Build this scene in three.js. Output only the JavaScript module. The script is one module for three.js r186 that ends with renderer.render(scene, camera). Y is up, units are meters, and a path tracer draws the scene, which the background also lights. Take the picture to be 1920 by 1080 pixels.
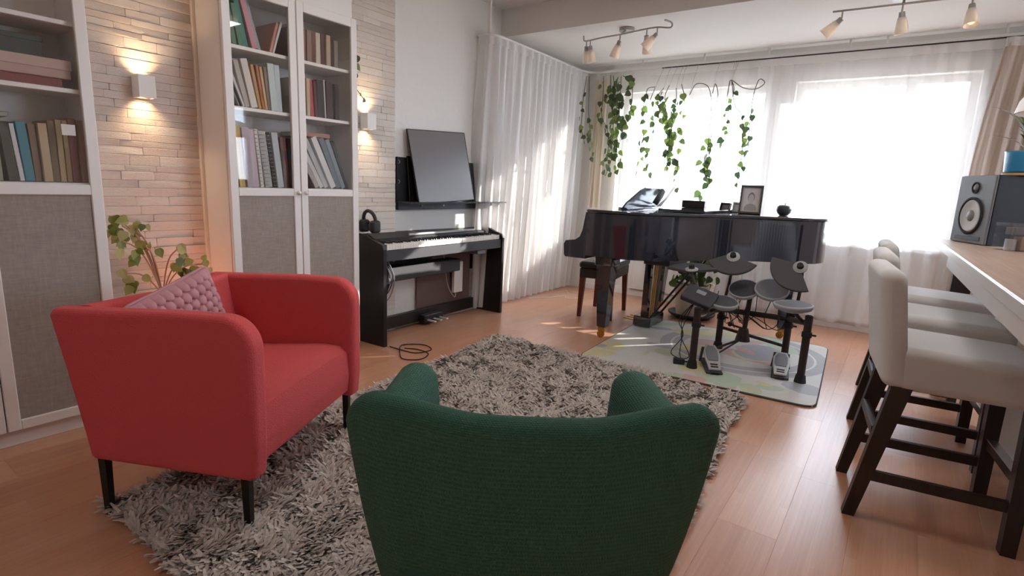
import * as THREE from 'three';
import { mergeGeometries } from 'three/addons/utils/BufferGeometryUtils.js';
import { RoundedBoxGeometry } from 'three/addons/geometries/RoundedBoxGeometry.js';
import { RectAreaLightUniformsLib } from 'three/addons/lights/RectAreaLightUniformsLib.js';

// ------------------------------------------------------------------ camera, sky, sun, exposure
const scene = new THREE.Scene();
const camera = new THREE.PerspectiveCamera(55.79, 16 / 9, 0.05, 200);
{
  const m = new THREE.Matrix4().makeBasis(
    new THREE.Vector3(0.811425, 0.041576, -0.582976),
    new THREE.Vector3(-0.143228, 0.981197, -0.129378),
    new THREE.Vector3(0.566635, 0.188478, 0.802123));
  camera.quaternion.setFromRotationMatrix(m);
  camera.position.set(0, 1.12, 0);
}
const renderer = new THREE.WebGLRenderer({ antialias: true });
renderer.toneMapping = THREE.LinearToneMapping;
renderer.toneMappingExposure = 1.3;
renderer.shadowMap.enabled = true;
scene.background = new THREE.Color().setRGB(0.83, 0.95, 1.13);
scene.backgroundIntensity = 8;
const sun = new THREE.DirectionalLight(new THREE.Color().setRGB(1, 0.96, 0.9), 15);
sun.position.set(-1.5 + 0.85 * 9, 0.5 + 0.48 * 9, -4 - 9);
sun.target.position.set(-1.5, 0.5, -4);
sun.castShadow = true; sun.shadow.mapSize.set(2048, 2048);
Object.assign(sun.shadow.camera, { left: -7, right: 7, top: 7, bottom: -7, near: 1, far: 40 });
scene.add(sun, sun.target);
RectAreaLightUniformsLib.init();

// ------------------------------------------------------------------ helpers
let seed = 7;
function rnd() { seed |= 0; seed = (seed + 0x6D2B79F5) | 0; let t = Math.imul(seed ^ (seed >>> 15), 1 | seed); t = (t + Math.imul(t ^ (t >>> 7), 61 | t)) ^ t; return ((t ^ (t >>> 14)) >>> 0) / 4294967296; }
const rr = (a, b) => a + (b - a) * rnd();
const V3 = (x, y, z) => new THREE.Vector3(x, y, z);
const lerp = (a, b, t) => a + (b - a) * t;
const sstep = (a, b, x) => { const t = Math.min(1, Math.max(0, (x - a) / (b - a))); return t * t * (3 - 2 * t); };
const taken = {};
function numbered(n) { const k = taken[n] = (taken[n] ?? -1) + 1; return k ? `${n}_${String(k).padStart(3, '0')}` : n; }
function shade(o) { o.castShadow = true; o.receiveShadow = true; return o; }
function thing(name, label, category, pos = [0, 0, 0], yaw = 0, group) {
  const o = new THREE.Group(); o.name = numbered(name); o.position.set(...pos); o.rotation.y = yaw;
  o.userData = { label, category }; if (group) o.userData.group = group; scene.add(o); return o;
}
// a thing whose parts are given in room coordinates
function placed(name, label, category, pos, group) { const o = thing(name, label, category, pos, 0, group); o.inRoom = true; return o; }
function part(name, geo, mat, parent, label) {
  const m = shade(new THREE.Mesh(geo, mat)); m.name = name;
  if (parent.inRoom) m.position.copy(parent.position).negate();
  if (label) m.userData.label = label;
  parent.add(m); return m;
}
function solo(name, geo, mat, label, category, group) {
  const m = shade(new THREE.Mesh(geo, mat)); m.name = numbered(name); m.userData = { label, category };
  if (group) m.userData.group = group; scene.add(m); return m;
}
function struct(name, geo, mat, parent) {
  const m = shade(new THREE.Mesh(geo, mat)); m.name = parent ? name : numbered(name);
  if (!parent) m.userData.kind = 'structure';
  (parent || scene).add(m); return m;
}
function flat(g) { // non-indexed copy with position, normal, uv only
  const n = g.index ? g.toNonIndexed() : g;
  for (const k of Object.keys(n.attributes)) if (!['position', 'normal', 'uv'].includes(k)) n.deleteAttribute(k);
  if (!n.attributes.uv) n.setAttribute('uv', new THREE.BufferAttribute(new Float32Array(n.attributes.position.count * 2), 2));
  return n;
}
const merge = (list) => mergeGeometries(list.map(flat), false);
// uv in metres from the face's own direction
function metric(g0, off = 0) {
  const g = flat(g0), p = g.attributes.position, uv = g.attributes.uv;
  const a = V3(), b = V3(), c = V3(), n = V3();
  for (let i = 0; i < p.count; i += 3) {
    a.fromBufferAttribute(p, i); b.fromBufferAttribute(p, i + 1); c.fromBufferAttribute(p, i + 2);
    n.copy(b).sub(a).cross(c.clone().sub(a));
    const ax = Math.abs(n.x), ay = Math.abs(n.y), az = Math.abs(n.z);
    [a, b, c].forEach((q, k) => {
      if (ay >= ax && ay >= az) uv.setXY(i + k, q.x + off, q.z + off);
      else if (ax >= az) uv.setXY(i + k, q.z + off, q.y + off);
      else uv.setXY(i + k, q.x + off, q.y + off);
    });
  }
  return g;
}
// chamfered box, centre at x, y, z (44 triangles)
function bx(w, h, d, x = 0, y = 0, z = 0, c = 0.002) {
  c = Math.min(c, w / 3, h / 3, d / 3);
  const H = [w / 2, h / 2, d / 2], P = [];
  const v = (s, ax) => { const q = [0, 1, 2].map((k) => s[k] * (k === ax ? H[k] : H[k] - c)); return q; };
  const tri = (A, B, C) => {
    const n = [(B[1] - A[1]) * (C[2] - A[2]) - (B[2] - A[2]) * (C[1] - A[1]), (B[2] - A[2]) * (C[0] - A[0]) - (B[0] - A[0]) * (C[2] - A[2]), (B[0] - A[0]) * (C[1] - A[1]) - (B[1] - A[1]) * (C[0] - A[0])];
    const o = n[0] * (A[0] + B[0] + C[0]) + n[1] * (A[1] + B[1] + C[1]) + n[2] * (A[2] + B[2] + C[2]);
    P.push(...A, ...(o > 0 ? B : C), ...(o > 0 ? C : B));
  };
  const quad = (A, B, C, D) => { tri(A, B, C); tri(A, C, D); };
  for (let ax = 0; ax < 3; ax++) {
    const i = (ax + 1) % 3, j = (ax + 2) % 3;
    for (const s of [-1, 1]) {
      const q = (a, b) => { const t = [0, 0, 0]; t[ax] = s; t[i] = a; t[j] = b; return v(t, ax); };
      quad(q(-1, -1), q(1, -1), q(1, 1), q(-1, 1));
    }
    for (const a of [-1, 1]) for (const b of [-1, 1]) { // edges along ax
      const e = (t) => { const s = [0, 0, 0]; s[ax] = t; s[i] = a; s[j] = b; return s; };
      quad(v(e(-1), i), v(e(1), i), v(e(1), j), v(e(-1), j));
    }
  }
  for (const a of [-1, 1]) for (const b of [-1, 1]) for (const d2 of [-1, 1]) tri(v([a, b, d2], 0), v([a, b, d2], 1), v([a, b, d2], 2));
  const g = new THREE.BufferGeometry();
  g.setAttribute('position', new THREE.Float32BufferAttribute(P, 3));
  g.translate(x, y, z); g.computeVertexNormals();
  g.setAttribute('uv', new THREE.Float32BufferAttribute(new Float32Array(P.length / 3 * 2), 2));
  return metric(g);
}
const span = (x0, x1, y0, y1, z0, z1, c) => bx(Math.abs(x1 - x0), Math.abs(y1 - y0), Math.abs(z1 - z0), (x0 + x1) / 2, (y0 + y1) / 2, (z0 + z1) / 2, c);
const rbox = (w, h, d, r, x = 0, y = 0, z = 0, s = 4) => new RoundedBoxGeometry(w, h, d, s, r).translate(x, y, z);
function cyl(r0, r1, h, x = 0, y = 0, z = 0, seg = 20) { return new THREE.CylinderGeometry(r1, r0, h, seg).translate(x, y, z); }
function bar(p, q, r0, r1 = r0, seg = 12) { // round bar between two points
  const a = V3(...p), b = V3(...q), d = b.clone().sub(a), g = new THREE.CylinderGeometry(r1, r0, d.length(), seg);
  g.applyQuaternion(new THREE.Quaternion().setFromUnitVectors(V3(0, 1, 0), d.clone().normalize()));
  return g.translate((a.x + b.x) / 2, (a.y + b.y) / 2, (a.z + b.z) / 2);
}
// square bar between two points, tapering, section w x d
function beam(p, q, w0, d0, w1 = w0, d1 = d0) {
  const g = new THREE.CylinderGeometry(Math.SQRT1_2, Math.SQRT1_2, 1, 4, 1).toNonIndexed(); g.rotateY(Math.PI / 4);
  const a = g.attributes.position, A = V3(...p), B = V3(...q);
  for (let i = 0; i < a.count; i++) {
    const t = a.getY(i) + 0.5;
    a.setXYZ(i, lerp(A.x, B.x, t) + a.getX(i) * lerp(w0, w1, t), lerp(A.y, B.y, t), lerp(A.z, B.z, t) + a.getZ(i) * lerp(d0, d1, t));
  }
  g.computeVertexNormals(); return metric(g);
}
const tube = (pts, r, seg = 40, rad = 6, closed = false) => new THREE.TubeGeometry(new THREE.CatmullRomCurve3(pts.map((p) => V3(...p)), closed), seg, r, rad, closed);
const lathe = (pts, seg = 32) => new THREE.LatheGeometry(pts.map(([r, y]) => new THREE.Vector2(r, y)), seg);
function extr(pts, depth, bevel = 0.003, smooth = false, bs = 2) { // outline in x, y extruded along z
  const s = new THREE.Shape();
  if (smooth) { s.moveTo(...pts[0]); s.splineThru(pts.slice(1).map((p) => new THREE.Vector2(...p))); } else pts.forEach((p, i) => (i ? s.lineTo(...p) : s.moveTo(...p)));
  return new THREE.ExtrudeGeometry(s, { depth: depth - 2 * bevel, bevelEnabled: bevel > 0, bevelSize: bevel, bevelThickness: bevel, bevelSegments: bs, bevelOffset: -bevel, curveSegments: 24 }).translate(0, 0, bevel);
}
// smooth surface over u, v in 0..1
function grid(fn, nu, nv, closeU = false, uvf) {
  const P = [], UV = [], I = [];
  for (let j = 0; j <= nv; j++) for (let i = 0; i <= nu; i++) { const p = fn(i / nu, j / nv); P.push(...p); UV.push(...(uvf ? uvf(i / nu, j / nv) : [i / nu, j / nv])); }
  const w = nu + 1;
  for (let j = 0; j < nv; j++) for (let i = 0; i < nu; i++) { const a = j * w + i, b = a + 1, c = a + w, d = c + 1; I.push(a, b, d, a, d, c); }
  const g = new THREE.BufferGeometry();
  g.setAttribute('position', new THREE.Float32BufferAttribute(P, 3));
  g.setAttribute('uv', new THREE.Float32BufferAttribute(UV, 2));
  g.setIndex(I); g.computeVertexNormals();
  if (closeU) { const n = g.attributes.normal; for (let j = 0; j <= nv; j++) { const a = j * w, b = a + nu, v = V3().fromBufferAttribute(n, a).add(V3().fromBufferAttribute(n, b)).normalize(); n.setXYZ(a, v.x, v.y, v.z); n.setXYZ(b, v.x, v.y, v.z); } }
  return g;
}
// ------------------------------------------------------------------ textures
function hash(x, y, s) { let h = Math.imul(x, 374761393) + Math.imul(y, 668265263) + Math.imul(s, 974711); h = Math.imul(h ^ (h >>> 13), 1274126177); return ((h ^ (h >>> 16)) >>> 0) / 4294967296; }
function noise(x, y, px, py, s = 0) { // value noise that repeats after px, py cells
  const xi = Math.floor(x), yi = Math.floor(y), fx = x - xi, fy = y - yi, u = fx * fx * (3 - 2 * fx), v = fy * fy * (3 - 2 * fy);
  const X = (k) => ((k % px) + px) % px, Y = (k) => ((k % py) + py) % py;
  return lerp(lerp(hash(X(xi), Y(yi), s), hash(X(xi + 1), Y(yi), s), u), lerp(hash(X(xi), Y(yi + 1), s), hash(X(xi + 1), Y(yi + 1), s), u), v);
}
function fbm(x, y, px, py, oct = 4, s = 0) { let a = 0.5, t = 0, k = 1; for (let i = 0; i < oct; i++) { t += a * noise(x * k, y * k, px * k, py * k, s + i); a /= 2; k *= 2; } return t; }
function tex(w, h, fn, srgb, metresX = 1, metresY = 1) { // fn(u, v) gives grey or [r, g, b], 0..1
  const d = new Uint8Array(w * h * 4);
  for (let j = 0; j < h; j++) for (let i = 0; i < w; i++) {
    let c = fn(i / w, j / h); if (typeof c === 'number') c = [c, c, c];
    for (let k = 0; k < 3; k++) d[(j * w + i) * 4 + k] = Math.max(0, Math.min(255, c[k] * 255)); d[(j * w + i) * 4 + 3] = 255;
  }
  const t = new THREE.DataTexture(d, w, h); t.wrapS = t.wrapT = THREE.RepeatWrapping; t.magFilter = THREE.LinearFilter; t.minFilter = THREE.LinearMipmapLinearFilter; t.generateMipmaps = true;
  t.repeat.set(1 / metresX, 1 / metresY); if (srgb) t.colorSpace = THREE.SRGBColorSpace; t.needsUpdate = true; return t;
}
const M = (color, roughness = 0.6, o = {}) => new THREE.MeshPhysicalMaterial({ color, roughness, ...o });
const plasterBump = tex(256, 256, (u, v) => fbm(u * 24, v * 24, 24, 24, 4, 3), false, 0.6, 0.6);
const stoneBump = tex(256, 256, (u, v) => 0.65 * fbm(u * 7, v * 22, 7, 22, 4, 11) + 0.35 * fbm(u * 40, v * 40, 40, 40, 2, 5), false, 0.35, 0.35);
const weaveBump = tex(256, 256, (u, v) => 0.5 + 0.25 * Math.sin(u * Math.PI * 2 * 32) * (Math.sin(v * Math.PI * 2 * 32) > 0 ? 1 : -1) + 0.25 * fbm(u * 60, v * 60, 60, 60, 2, 8), false, 0.08, 0.08);
const feltBump = tex(256, 256, (u, v) => fbm(u * 48, v * 48, 48, 48, 3, 21), false, 0.12, 0.12);
const knitBump = tex(256, 256, (u, v) => { // rows of small round pits, offset from row to row
  const n = 16, y = v * n, row = Math.floor(y), x = u * n + (row % 2) * 0.5, fx = x - Math.floor(x) - 0.5, fy = y - row - 0.5;
  return sstep(0.12, 0.5, Math.hypot(fx, fy * 1.2)) * 0.8 + 0.2 * fbm(u * 64, v * 64, 64, 64, 2, 4);
}, false, 0.16, 0.16);
const woodMap = (a, b, s) => tex(256, 1024, (u, v) => {
  const strip = Math.floor(u * 3), ton = hash(strip, Math.floor(v * 2 + strip * 0.37), s) * 0.22;
  const g = fbm(u * 22, v * 5, 22, 5, 4, s), f = fbm(u * 90, v * 8, 90, 8, 2, s + 9);
  const t = 0.25 + ton + 0.5 * (g - 0.45) + 0.35 * (f - 0.4);
  return a.map((c, k) => lerp(c, b[k], Math.max(0, Math.min(1, t))));
}, true, 0.19, 1.2);
const grainMap = (a, b, s, mx = 0.3, my = 1) => tex(256, 512, (u, v) => { const t = 0.6 * fbm(u * 26, v * 4, 26, 4, 4, s) + 0.4 * fbm(u * 80, v * 6, 80, 6, 2, s + 3); return a.map((c, k) => lerp(c, b[k], Math.max(0, Math.min(1, t * 1.5 - 0.3)))); }, true, mx, my);
// ------------------------------------------------------------------ materials
const wallPaint = M('#e6e3df', 0.9, { bumpMap: plasterBump, bumpScale: 0.0015 });
const ceilPaint = M('#e2dfdb', 0.92, { bumpMap: plasterBump, bumpScale: 0.001 });
const plankMats = [0, 1, 2, 3].map((k) => M(['#ffffff', '#f8f2ee', '#fcf8f4', '#f3ebe5'][k], 0.3, { clearcoat: 0.25, clearcoatRoughness: 0.3, map: woodMap([0.85, 0.66, 0.54], [0.74, 0.52, 0.40], 31 + k), specularIntensity: 1 }));
const underFloor = M('#5a4535', 0.9);
const stoneMats = ['#e9e0d8', '#e6dcd3', '#ece4dc', '#e3d8ce'].map((c) => M(c, 0.9, { bumpMap: stoneBump, bumpScale: 0.003 }));
const mortar = M('#e0d6cc', 0.95);
const lacquer = M('#e9e5e1', 0.38);
const cream = M('#e4dccf', 0.6);
const glass = M('#ffffff', 0.02, { transmission: 1, thickness: 0, ior: 1.45 });
const panelFabric = M('#b9aea5', 0.85, { bumpMap: weaveBump, bumpScale: 0.0012, map: tex(256, 256, (u, v) => 0.9 + 0.1 * (fbm(u * 12, v * 90, 12, 90, 2, 3) - 0.4) + 0.1 * (fbm(u * 90, v * 12, 90, 12, 2, 7) - 0.4), true, 0.4, 0.4) });
const redFelt = M('#d25456', 0.95, { bumpMap: feltBump, bumpScale: 0.002, sheen: 0.35, sheenColor: new THREE.Color('#e58a86'), sheenRoughness: 0.6 });
const greenKnit = M('#315c4b', 0.95, { bumpMap: knitBump, bumpScale: 0.0018 });
const blackMetal = M('#1b1918', 0.45, { metalness: 0.3 });
const blackGloss = M('#242833', 0.08, { clearcoat: 1, clearcoatRoughness: 0.03 });
const blackSatin = M('#1a1818', 0.4, { bumpMap: feltBump, bumpScale: 0.0002 });
const darkGrey = M('#37363a', 0.55);
const midGrey = M('#7b7c80', 0.6);
const lightGrey = M('#a9a8a8', 0.5);
const rubber = M('#232326', 0.8);
const brass = M('#c79a55', 0.3, { metalness: 1 });
const steel = M('#c9c9c9', 0.3, { metalness: 1 });
const satinSteel = M('#a8a5a2', 0.4, { metalness: 0.8 });
const whitePlastic = M('#e8e6e2', 0.4);
const ivory = M('#efece4', 0.25);
const sheer = M('#f7f5f3', 0.95, { transmission: 0.55, thickness: 0, transparent: true, opacity: 0.42, side: THREE.DoubleSide });
const sheerThick = M('#f2f0ef', 0.95, { transmission: 0.35, thickness: 0, transparent: true, opacity: 0.84, side: THREE.DoubleSide });
const drapeCloth = M('#c9b9ac', 0.95, { transmission: 0.25, thickness: 0, side: THREE.DoubleSide });
const darkWood = M('#ffffff', 0.4, { map: grainMap([0.19, 0.13, 0.11], [0.09, 0.06, 0.055], 71) });
const redWood = M('#ffffff', 0.35, { map: grainMap([0.42, 0.17, 0.10], [0.26, 0.09, 0.05], 75) });
const slipCover = M('#d3d0cd', 0.92, { bumpMap: weaveBump, bumpScale: 0.0006 });
const counterTop = M('#ffffff', 0.35, { map: grainMap([0.78, 0.67, 0.58], [0.66, 0.55, 0.47], 81) });
const leafMats = ['#45582f', '#5c7236', '#3a4c2c', '#72873f'].map((c) => M(c, 0.5, { transmission: 0.3, thickness: 0, side: THREE.DoubleSide }));
const vineStem = M('#44452c', 0.7);
const terracotta = M('#cbb6a2', 0.8);
const soil = M('#3a2b20', 1);

// ------------------------------------------------------------------ room shell
const ZW = -5.42, XW = -3.04, XR = 2.9, ZB = 2.6, HC = 2.57, HB = 2.36;
// floor: boards along z
{
  const fl = struct('floor', span(XW - 0.2, XR + 0.2, -0.2, -0.012, ZW - 0.25, ZB + 0.2, 0), underFloor);
  const W = 0.19, L = 1.2, geos = [0, 1, 2].map((k) => metric(bx(W - 0.0002, 0.012, L - 0.0002, 0, -0.006, 0, 0.0004), k * 0.37));
  let col = 0;
  for (let x = XW + W / 2; x < XR; x += W, col++) {
    let z = ZW + L / 2 - ((col * 0.43) % 1) * L;
    for (; z < ZB + L / 2; z += L) { const b = part('plank', geos[(col + Math.round(z * 7)) % 3 & 3] || geos[0], plankMats[Math.floor(rnd() * 4)], fl); b.position.set(x, 0, z); }
  }
}
struct('ceiling', span(XW - 0.2, XR + 0.2, HC, HC + 0.2, -3.98, ZB + 0.2, 0), ceilPaint);
struct('trim_1', span(XW - 0.2, XR + 0.2, HB - 0.012, HC + 0.2, -4.28, -3.98, 0), ceilPaint);          // cross beam
struct('ceiling', span(XW - 0.2, XR + 0.2, HB, HC + 0.2, ZW - 0.25, -4.28, 0), ceilPaint);             // lower ceiling of the window bay
struct('wall_left', span(XW - 0.2, XW, 0, HC, ZW - 0.25, ZB + 0.2, 0), wallPaint);
// the kitchen side has a window of its own, outside the picture
const KZ = [-4.75, -2.75], KY = [0.95, 2.15];
struct('wall_right', merge([span(XR, XR + 0.2, 0, KY[0], ZW - 0.25, ZB + 0.2, 0), span(XR, XR + 0.2, KY[1], HC, ZW - 0.25, ZB + 0.2, 0), span(XR, XR + 0.2, KY[0], KY[1], ZW - 0.25, KZ[0], 0), span(XR, XR + 0.2, KY[0], KY[1], KZ[1], ZB + 0.2, 0)]), wallPaint);
{
  const f = 0.06, x0 = XR + 0.08, x1 = XR + 0.15, zm = (KZ[0] + KZ[1]) / 2;
  const w = struct('window_3', merge([span(x0, x1, KY[0], KY[0] + f, ...KZ), span(x0, x1, KY[1] - f, KY[1], ...KZ), span(x0, x1, KY[0] + f, KY[1] - f, KZ[0], KZ[0] + f), span(x0, x1, KY[0] + f, KY[1] - f, KZ[1] - f, KZ[1]), span(x0, x1, KY[0] + f, KY[1] - f, zm - 0.04, zm + 0.04)]), whitePlastic);
  struct('glass_pane', span(XR + 0.11, XR + 0.113, KY[0] + f, KY[1] - f, KZ[0] + f, zm - 0.04, 0), glass, w); struct('glass_pane', span(XR + 0.11, XR + 0.113, KY[0] + f, KY[1] - f, zm + 0.04, KZ[1] - f, 0), glass, w);
}
struct('wall_back', span(XW, XR, 0, HC, ZB, ZB + 0.2, 0), M('#c4bcb3', 0.9));
// window wall with two openings
const OPEN = [[-2.55, -1.12], [-0.92, 0.32]], SILL = 0.74, HEAD = 2.08;
struct('wall_front', merge([
  span(XW, XR, 0, SILL, ZW - 0.25, ZW, 0), span(XW, XR, HEAD, HB, ZW - 0.25, ZW, 0),
  span(XW, OPEN[0][0], SILL, HEAD, ZW - 0.25, ZW, 0), span(OPEN[0][1], OPEN[1][0], SILL, HEAD, ZW - 0.25, ZW, 0), span(OPEN[1][1], XR, SILL, HEAD, ZW - 0.25, ZW, 0)]), wallPaint);
OPEN.forEach(([x0, x1], k) => {
  const z0 = ZW - 0.17, z1 = ZW - 0.1, f = 0.06, g = [];
  g.push(span(x0, x1, SILL, SILL + f, z0, z1), span(x0, x1, HEAD - f, HEAD, z0, z1), span(x0, x0 + f, SILL + f, HEAD - f, z0, z1), span(x1 - f, x1, SILL + f, HEAD - f, z0, z1));
  const xm = k ? x1 - 0.42 : (x0 + x1) / 2; g.push(span(xm - 0.035, xm + 0.035, SILL + f, HEAD - f, z0, z1));
  const w = struct(`window_${k + 1}`, merge(g), whitePlastic);
  struct('glass_pane', span(x0 + f, xm - 0.035, SILL + f, HEAD - f, ZW - 0.137, ZW - 0.134, 0), glass, w);
  struct('glass_pane', span(xm + 0.035, x1 - f, SILL + f, HEAD - f, ZW - 0.137, ZW - 0.134, 0), glass, w);
  struct('window_sill', span(x0 - 0.05, x1 + 0.05, SILL - 0.03, SILL + 0.002, ZW - 0.1, ZW + 0.05, 0.004), whitePlastic, w);
});
struct('baseboard_left', span(XW, XW + 0.015, 0, 0.07, -5.4, -2.22), lacquer);
struct('baseboard_front', span(XW, XR, 0, 0.06, ZW, ZW + 0.015), lacquer);
struct('ground', span(-60, 60, -3.2, -3.0, -90, 30, 0), M('#84807a', 0.95));

// stone slips on the two wall strips beside the bookcases
function stoneStrip(zA, zB, label, name) {
  const th = 0.012, back = struct(name, span(XW, XW + th, 0, HC, zA, zB, 0), mortar);
  const shapes = [0, 1, 2, 3].map(() => {
    const h = 1, g = bx(1, 1, 1, 0, 0, 0, 0.045), p = g.attributes.position;
    const o = [0, 1, 2, 3].map(() => rr(-0.3, 0.3));
    for (let i = 0; i < p.count; i++) if (p.getX(i) > 0) { const k = (p.getY(i) > 0 ? 1 : 0) + (p.getZ(i) > 0 ? 2 : 0); p.setX(i, p.getX(i) + o[k] * 0.3); }
    g.computeVertexNormals(); return metric(g, rnd() * 3);
  });
  let y = 0;
  while (y < HC - 0.02) {
    const h = Math.min(rr(0.026, 0.05), HC - y); let z = zA;
    while (z > zB + 0.001) {
      let l = rr(0.12, 0.30); if (z - l < zB + 0.06) l = z - zB;
      const b = part('stone_slip', shapes[Math.floor(rnd() * 4)], stoneMats[Math.floor(rnd() * 4)], back);
      const d = rr(0.017, 0.0215); b.scale.set(d, h - 0.0014, l - 0.0014); b.position.set(XW + th + d / 2, y + h / 2, z - l / 2);
      z -= l;
    }
    y += h;
  }
}
stoneStrip(-0.886, -1.42, '', 'wall_stone');
stoneStrip(-2.215, -2.75, '', 'wall_stone');
// wooden edge strip where the stone meets the tall bookcase
struct('trim_2', span(XW, XW + 0.05, 0, HC, -1.405, -1.42), cream);

// ------------------------------------------------------------------ bookcases
const XF = -2.746; // front of the doors
function bookcase(zA, zB, shelves, label, top) {
  const W = zA - zB, o = placed('bookcase', label, 'bookcase', [(XW + XF) / 2, 0, (zA + zB) / 2]);
  const x0 = XW + 0.003, x1 = XF - 0.021, t = 0.018;
  part('side_panel', span(x0, x1, 0, top, zA - t, zA), lacquer, o); part('side_panel', span(x0, x1, 0, top, zB, zB + t), lacquer, o);
  part('back_panel', span(x0, x0 + 0.006, 0.07, top, zA - t, zB + t, 0.001), lacquer, o);
  part('top_panel', span(x0 + 0.006, x1, top - t, top, zA - t, zB + t), lacquer, o);
  part('plinth', span(x1 - 0.03, x1 - 0.01, 0, 0.07, zA - t, zB + t), lacquer, o);
  for (const y of [0.07, ...shelves]) part('shelf', span(x0 + 0.006, x1 - 0.012, y, y + 0.018, zA - t - 0.001, zB + t + 0.001), lacquer, o);
  for (const k of [0, 1]) {
    const a = zA - 0.002 - k * W / 2, b = zA - W / 2 + 0.002 - k * W / 2, s = 0.042, y0 = 0.07, y1 = top - 0.003;
    const r = 1.0, rt = 1.042;
    const d = part('door', merge([span(XF - 0.02, XF, y0, y1, a, a - s, 0.003), span(XF - 0.02, XF, y0, y1, b + s, b, 0.003), span(XF - 0.02, XF, y0, y0 + s, a - s, b + s, 0.003), span(XF - 0.02, XF, y1 - 0.05, y1, a - s, b + s, 0.003), span(XF - 0.02, XF, r, rt, a - s, b + s, 0.003)]), lacquer, o);
    part('glass_pane', span(XF - 0.012, XF - 0.009, rt, y1 - 0.05, a - s, b + s, 0), glass, d);
    part('fabric_panel', span(XF - 0.014, XF - 0.008, y0 + s, r, a - s, b + s, 0), panelFabric, d, 'grey woven infill of the door');
    part('knob', new THREE.SphereGeometry(0.011, 12, 8).translate(XF + 0.014, 1.02, k ? a - 0.02 : b + 0.02), lacquer, d);
  }
  return o;
}
const nearCase = bookcase(-0.09, -0.886, [1.03, 1.40, 1.655], 'white bookcase with grey lower doors, behind the back of the red armchair', 2.3);
part('paper_tag', span(XF - 0.0085, XF - 0.0078, 1.235, 1.277, -0.768, -0.813, 0), M('#d9d6d2', 0.8), nearCase, 'white paper tag stuck on the glass');
bookcase(-1.42, -2.213, [1.025, 1.425, 1.715], 'white glass-door bookcase between the two stone strips, beside the digital piano', 2.02);
{
  const c = placed('top_cabinet', 'plain white top cabinet standing on the double glass-door bookcase', 'cabinet', [-2.9, 2.022, -1.81]);
  part('body', span(XW + 0.003, -2.80, 2.022, 2.36, -1.425, -2.208), lacquer, c);
  part('door', span(-2.80, -2.782, 2.024, 2.358, -1.427, -1.815), lacquer, c); part('door', span(-2.80, -2.782, 2.024, 2.358, -1.818, -2.206), lacquer, c);
}
// books: rows along -z; each [thickness, height, colour word, hex, lean in degrees (positive: top towards -z)]
const bookMatCache = {};
const bookMat = (hex) => bookMatCache[hex] ??= M(hex, 0.6);
const pageMat = M('#e6ddcb', 0.9);
function book(t, h, hex, z, y, lean, label, depth = 0.19, spiral = false, x = -2.80) {
  const o = thing('book', label, 'book', [x, y, z], 0, 'books in the bookcases');
  const g = new THREE.Group(); // no extra level: parts carry the lean themselves
  const rot = (q) => q.rotateX(-lean * Math.PI / 180);
  const s = 0.0022;
  part('cover', rot(merge([span(-depth, -0.002, 0, h, -s, 0, 0.0008), span(-depth, -0.002, 0, h, -t, -t + s, 0.0008), span(-0.004, 0, 0, h, -t + 0.0005, -0.0005, 0.0015)])), bookMat(hex), o);
  part('pages', rot(span(-depth + 0.004, -0.004, 0.003, h - 0.004, -t + s, -s, 0)), pageMat, o);
  if (spiral) part('spiral_binding', rot(merge(Array.from({ length: Math.floor(h / 0.02) }, (_, k) => new THREE.TorusGeometry(t * 0.42, 0.0018, 5, 10).rotateX(Math.PI / 2).translate(0.001, 0.012 + k * 0.02, -t / 2)))), steel, o);
  return o;
}
function row(zStart, y, list, where, wide = 1.2) {
  let z = zStart;
  list.forEach(([t0, h, word, hex, lean = 0, kind = 'book', spiral = false], i) => {
    const t = t0 * wide, prev = list[i - 1]?.[2], next = list[i + 1]?.[2];
    const nb = prev && next ? `between ${prev} and ${next} ones` : next ? `first in its row, beside ${next} one` : `last in its row, beside ${prev} one`;
    const th = Math.abs(lean) * Math.PI / 180, was = Math.abs(list[i - 1]?.[4] ?? 0) * Math.PI / 180;
    // a book whose top leans towards +z needs room for its top beside the shelf end or a steeper neighbour
    if (lean < 0 && th > was + 0.01) z -= h * (Math.sin(th) - Math.sin(was));
    book(t, h, hex, z, y + 0.001 + (lean > 0 ? t * Math.sin(th) : 0), lean, `${word} ${kind} ${nb}, ${where}`, rr(0.17, 0.21), spiral, -2.795 + rr(-0.012, 0.004));
    z -= t / Math.cos(th) + 0.0012;
  });
}
// lowest glazed shelf, left bay
row(-1.445, 1.043, [[0.028, 0.305, 'olive', '#7b7350', -3], [0.012, 0.31, 'yellow', '#cdb54e', -3], [0.016, 0.305, 'ochre', '#b79a52', -3], [0.03, 0.30, 'lilac', '#a999a4', -4], [0.028, 0.295, 'pale mauve', '#b8a6ae', -4], [0.016, 0.30, 'white', '#d8d4cd', -5, 'music book', true], [0.034, 0.292, 'light grey', '#b3b3b0', -6, 'ring-bound score', true], [0.016, 0.29, 'black', '#2c2829', -7, 'ring-bound score', true], [0.03, 0.29, 'pale blue', '#bcc4c8', -6], [0.016, 0.27, 'brown', '#5e4237', -4], [0.014, 0.268, 'brick red', '#8d4b40', -3], [0.014, 0.265, 'dark plum', '#4a2e33', -2]], 'lowest shelf, double bookcase');
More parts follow.
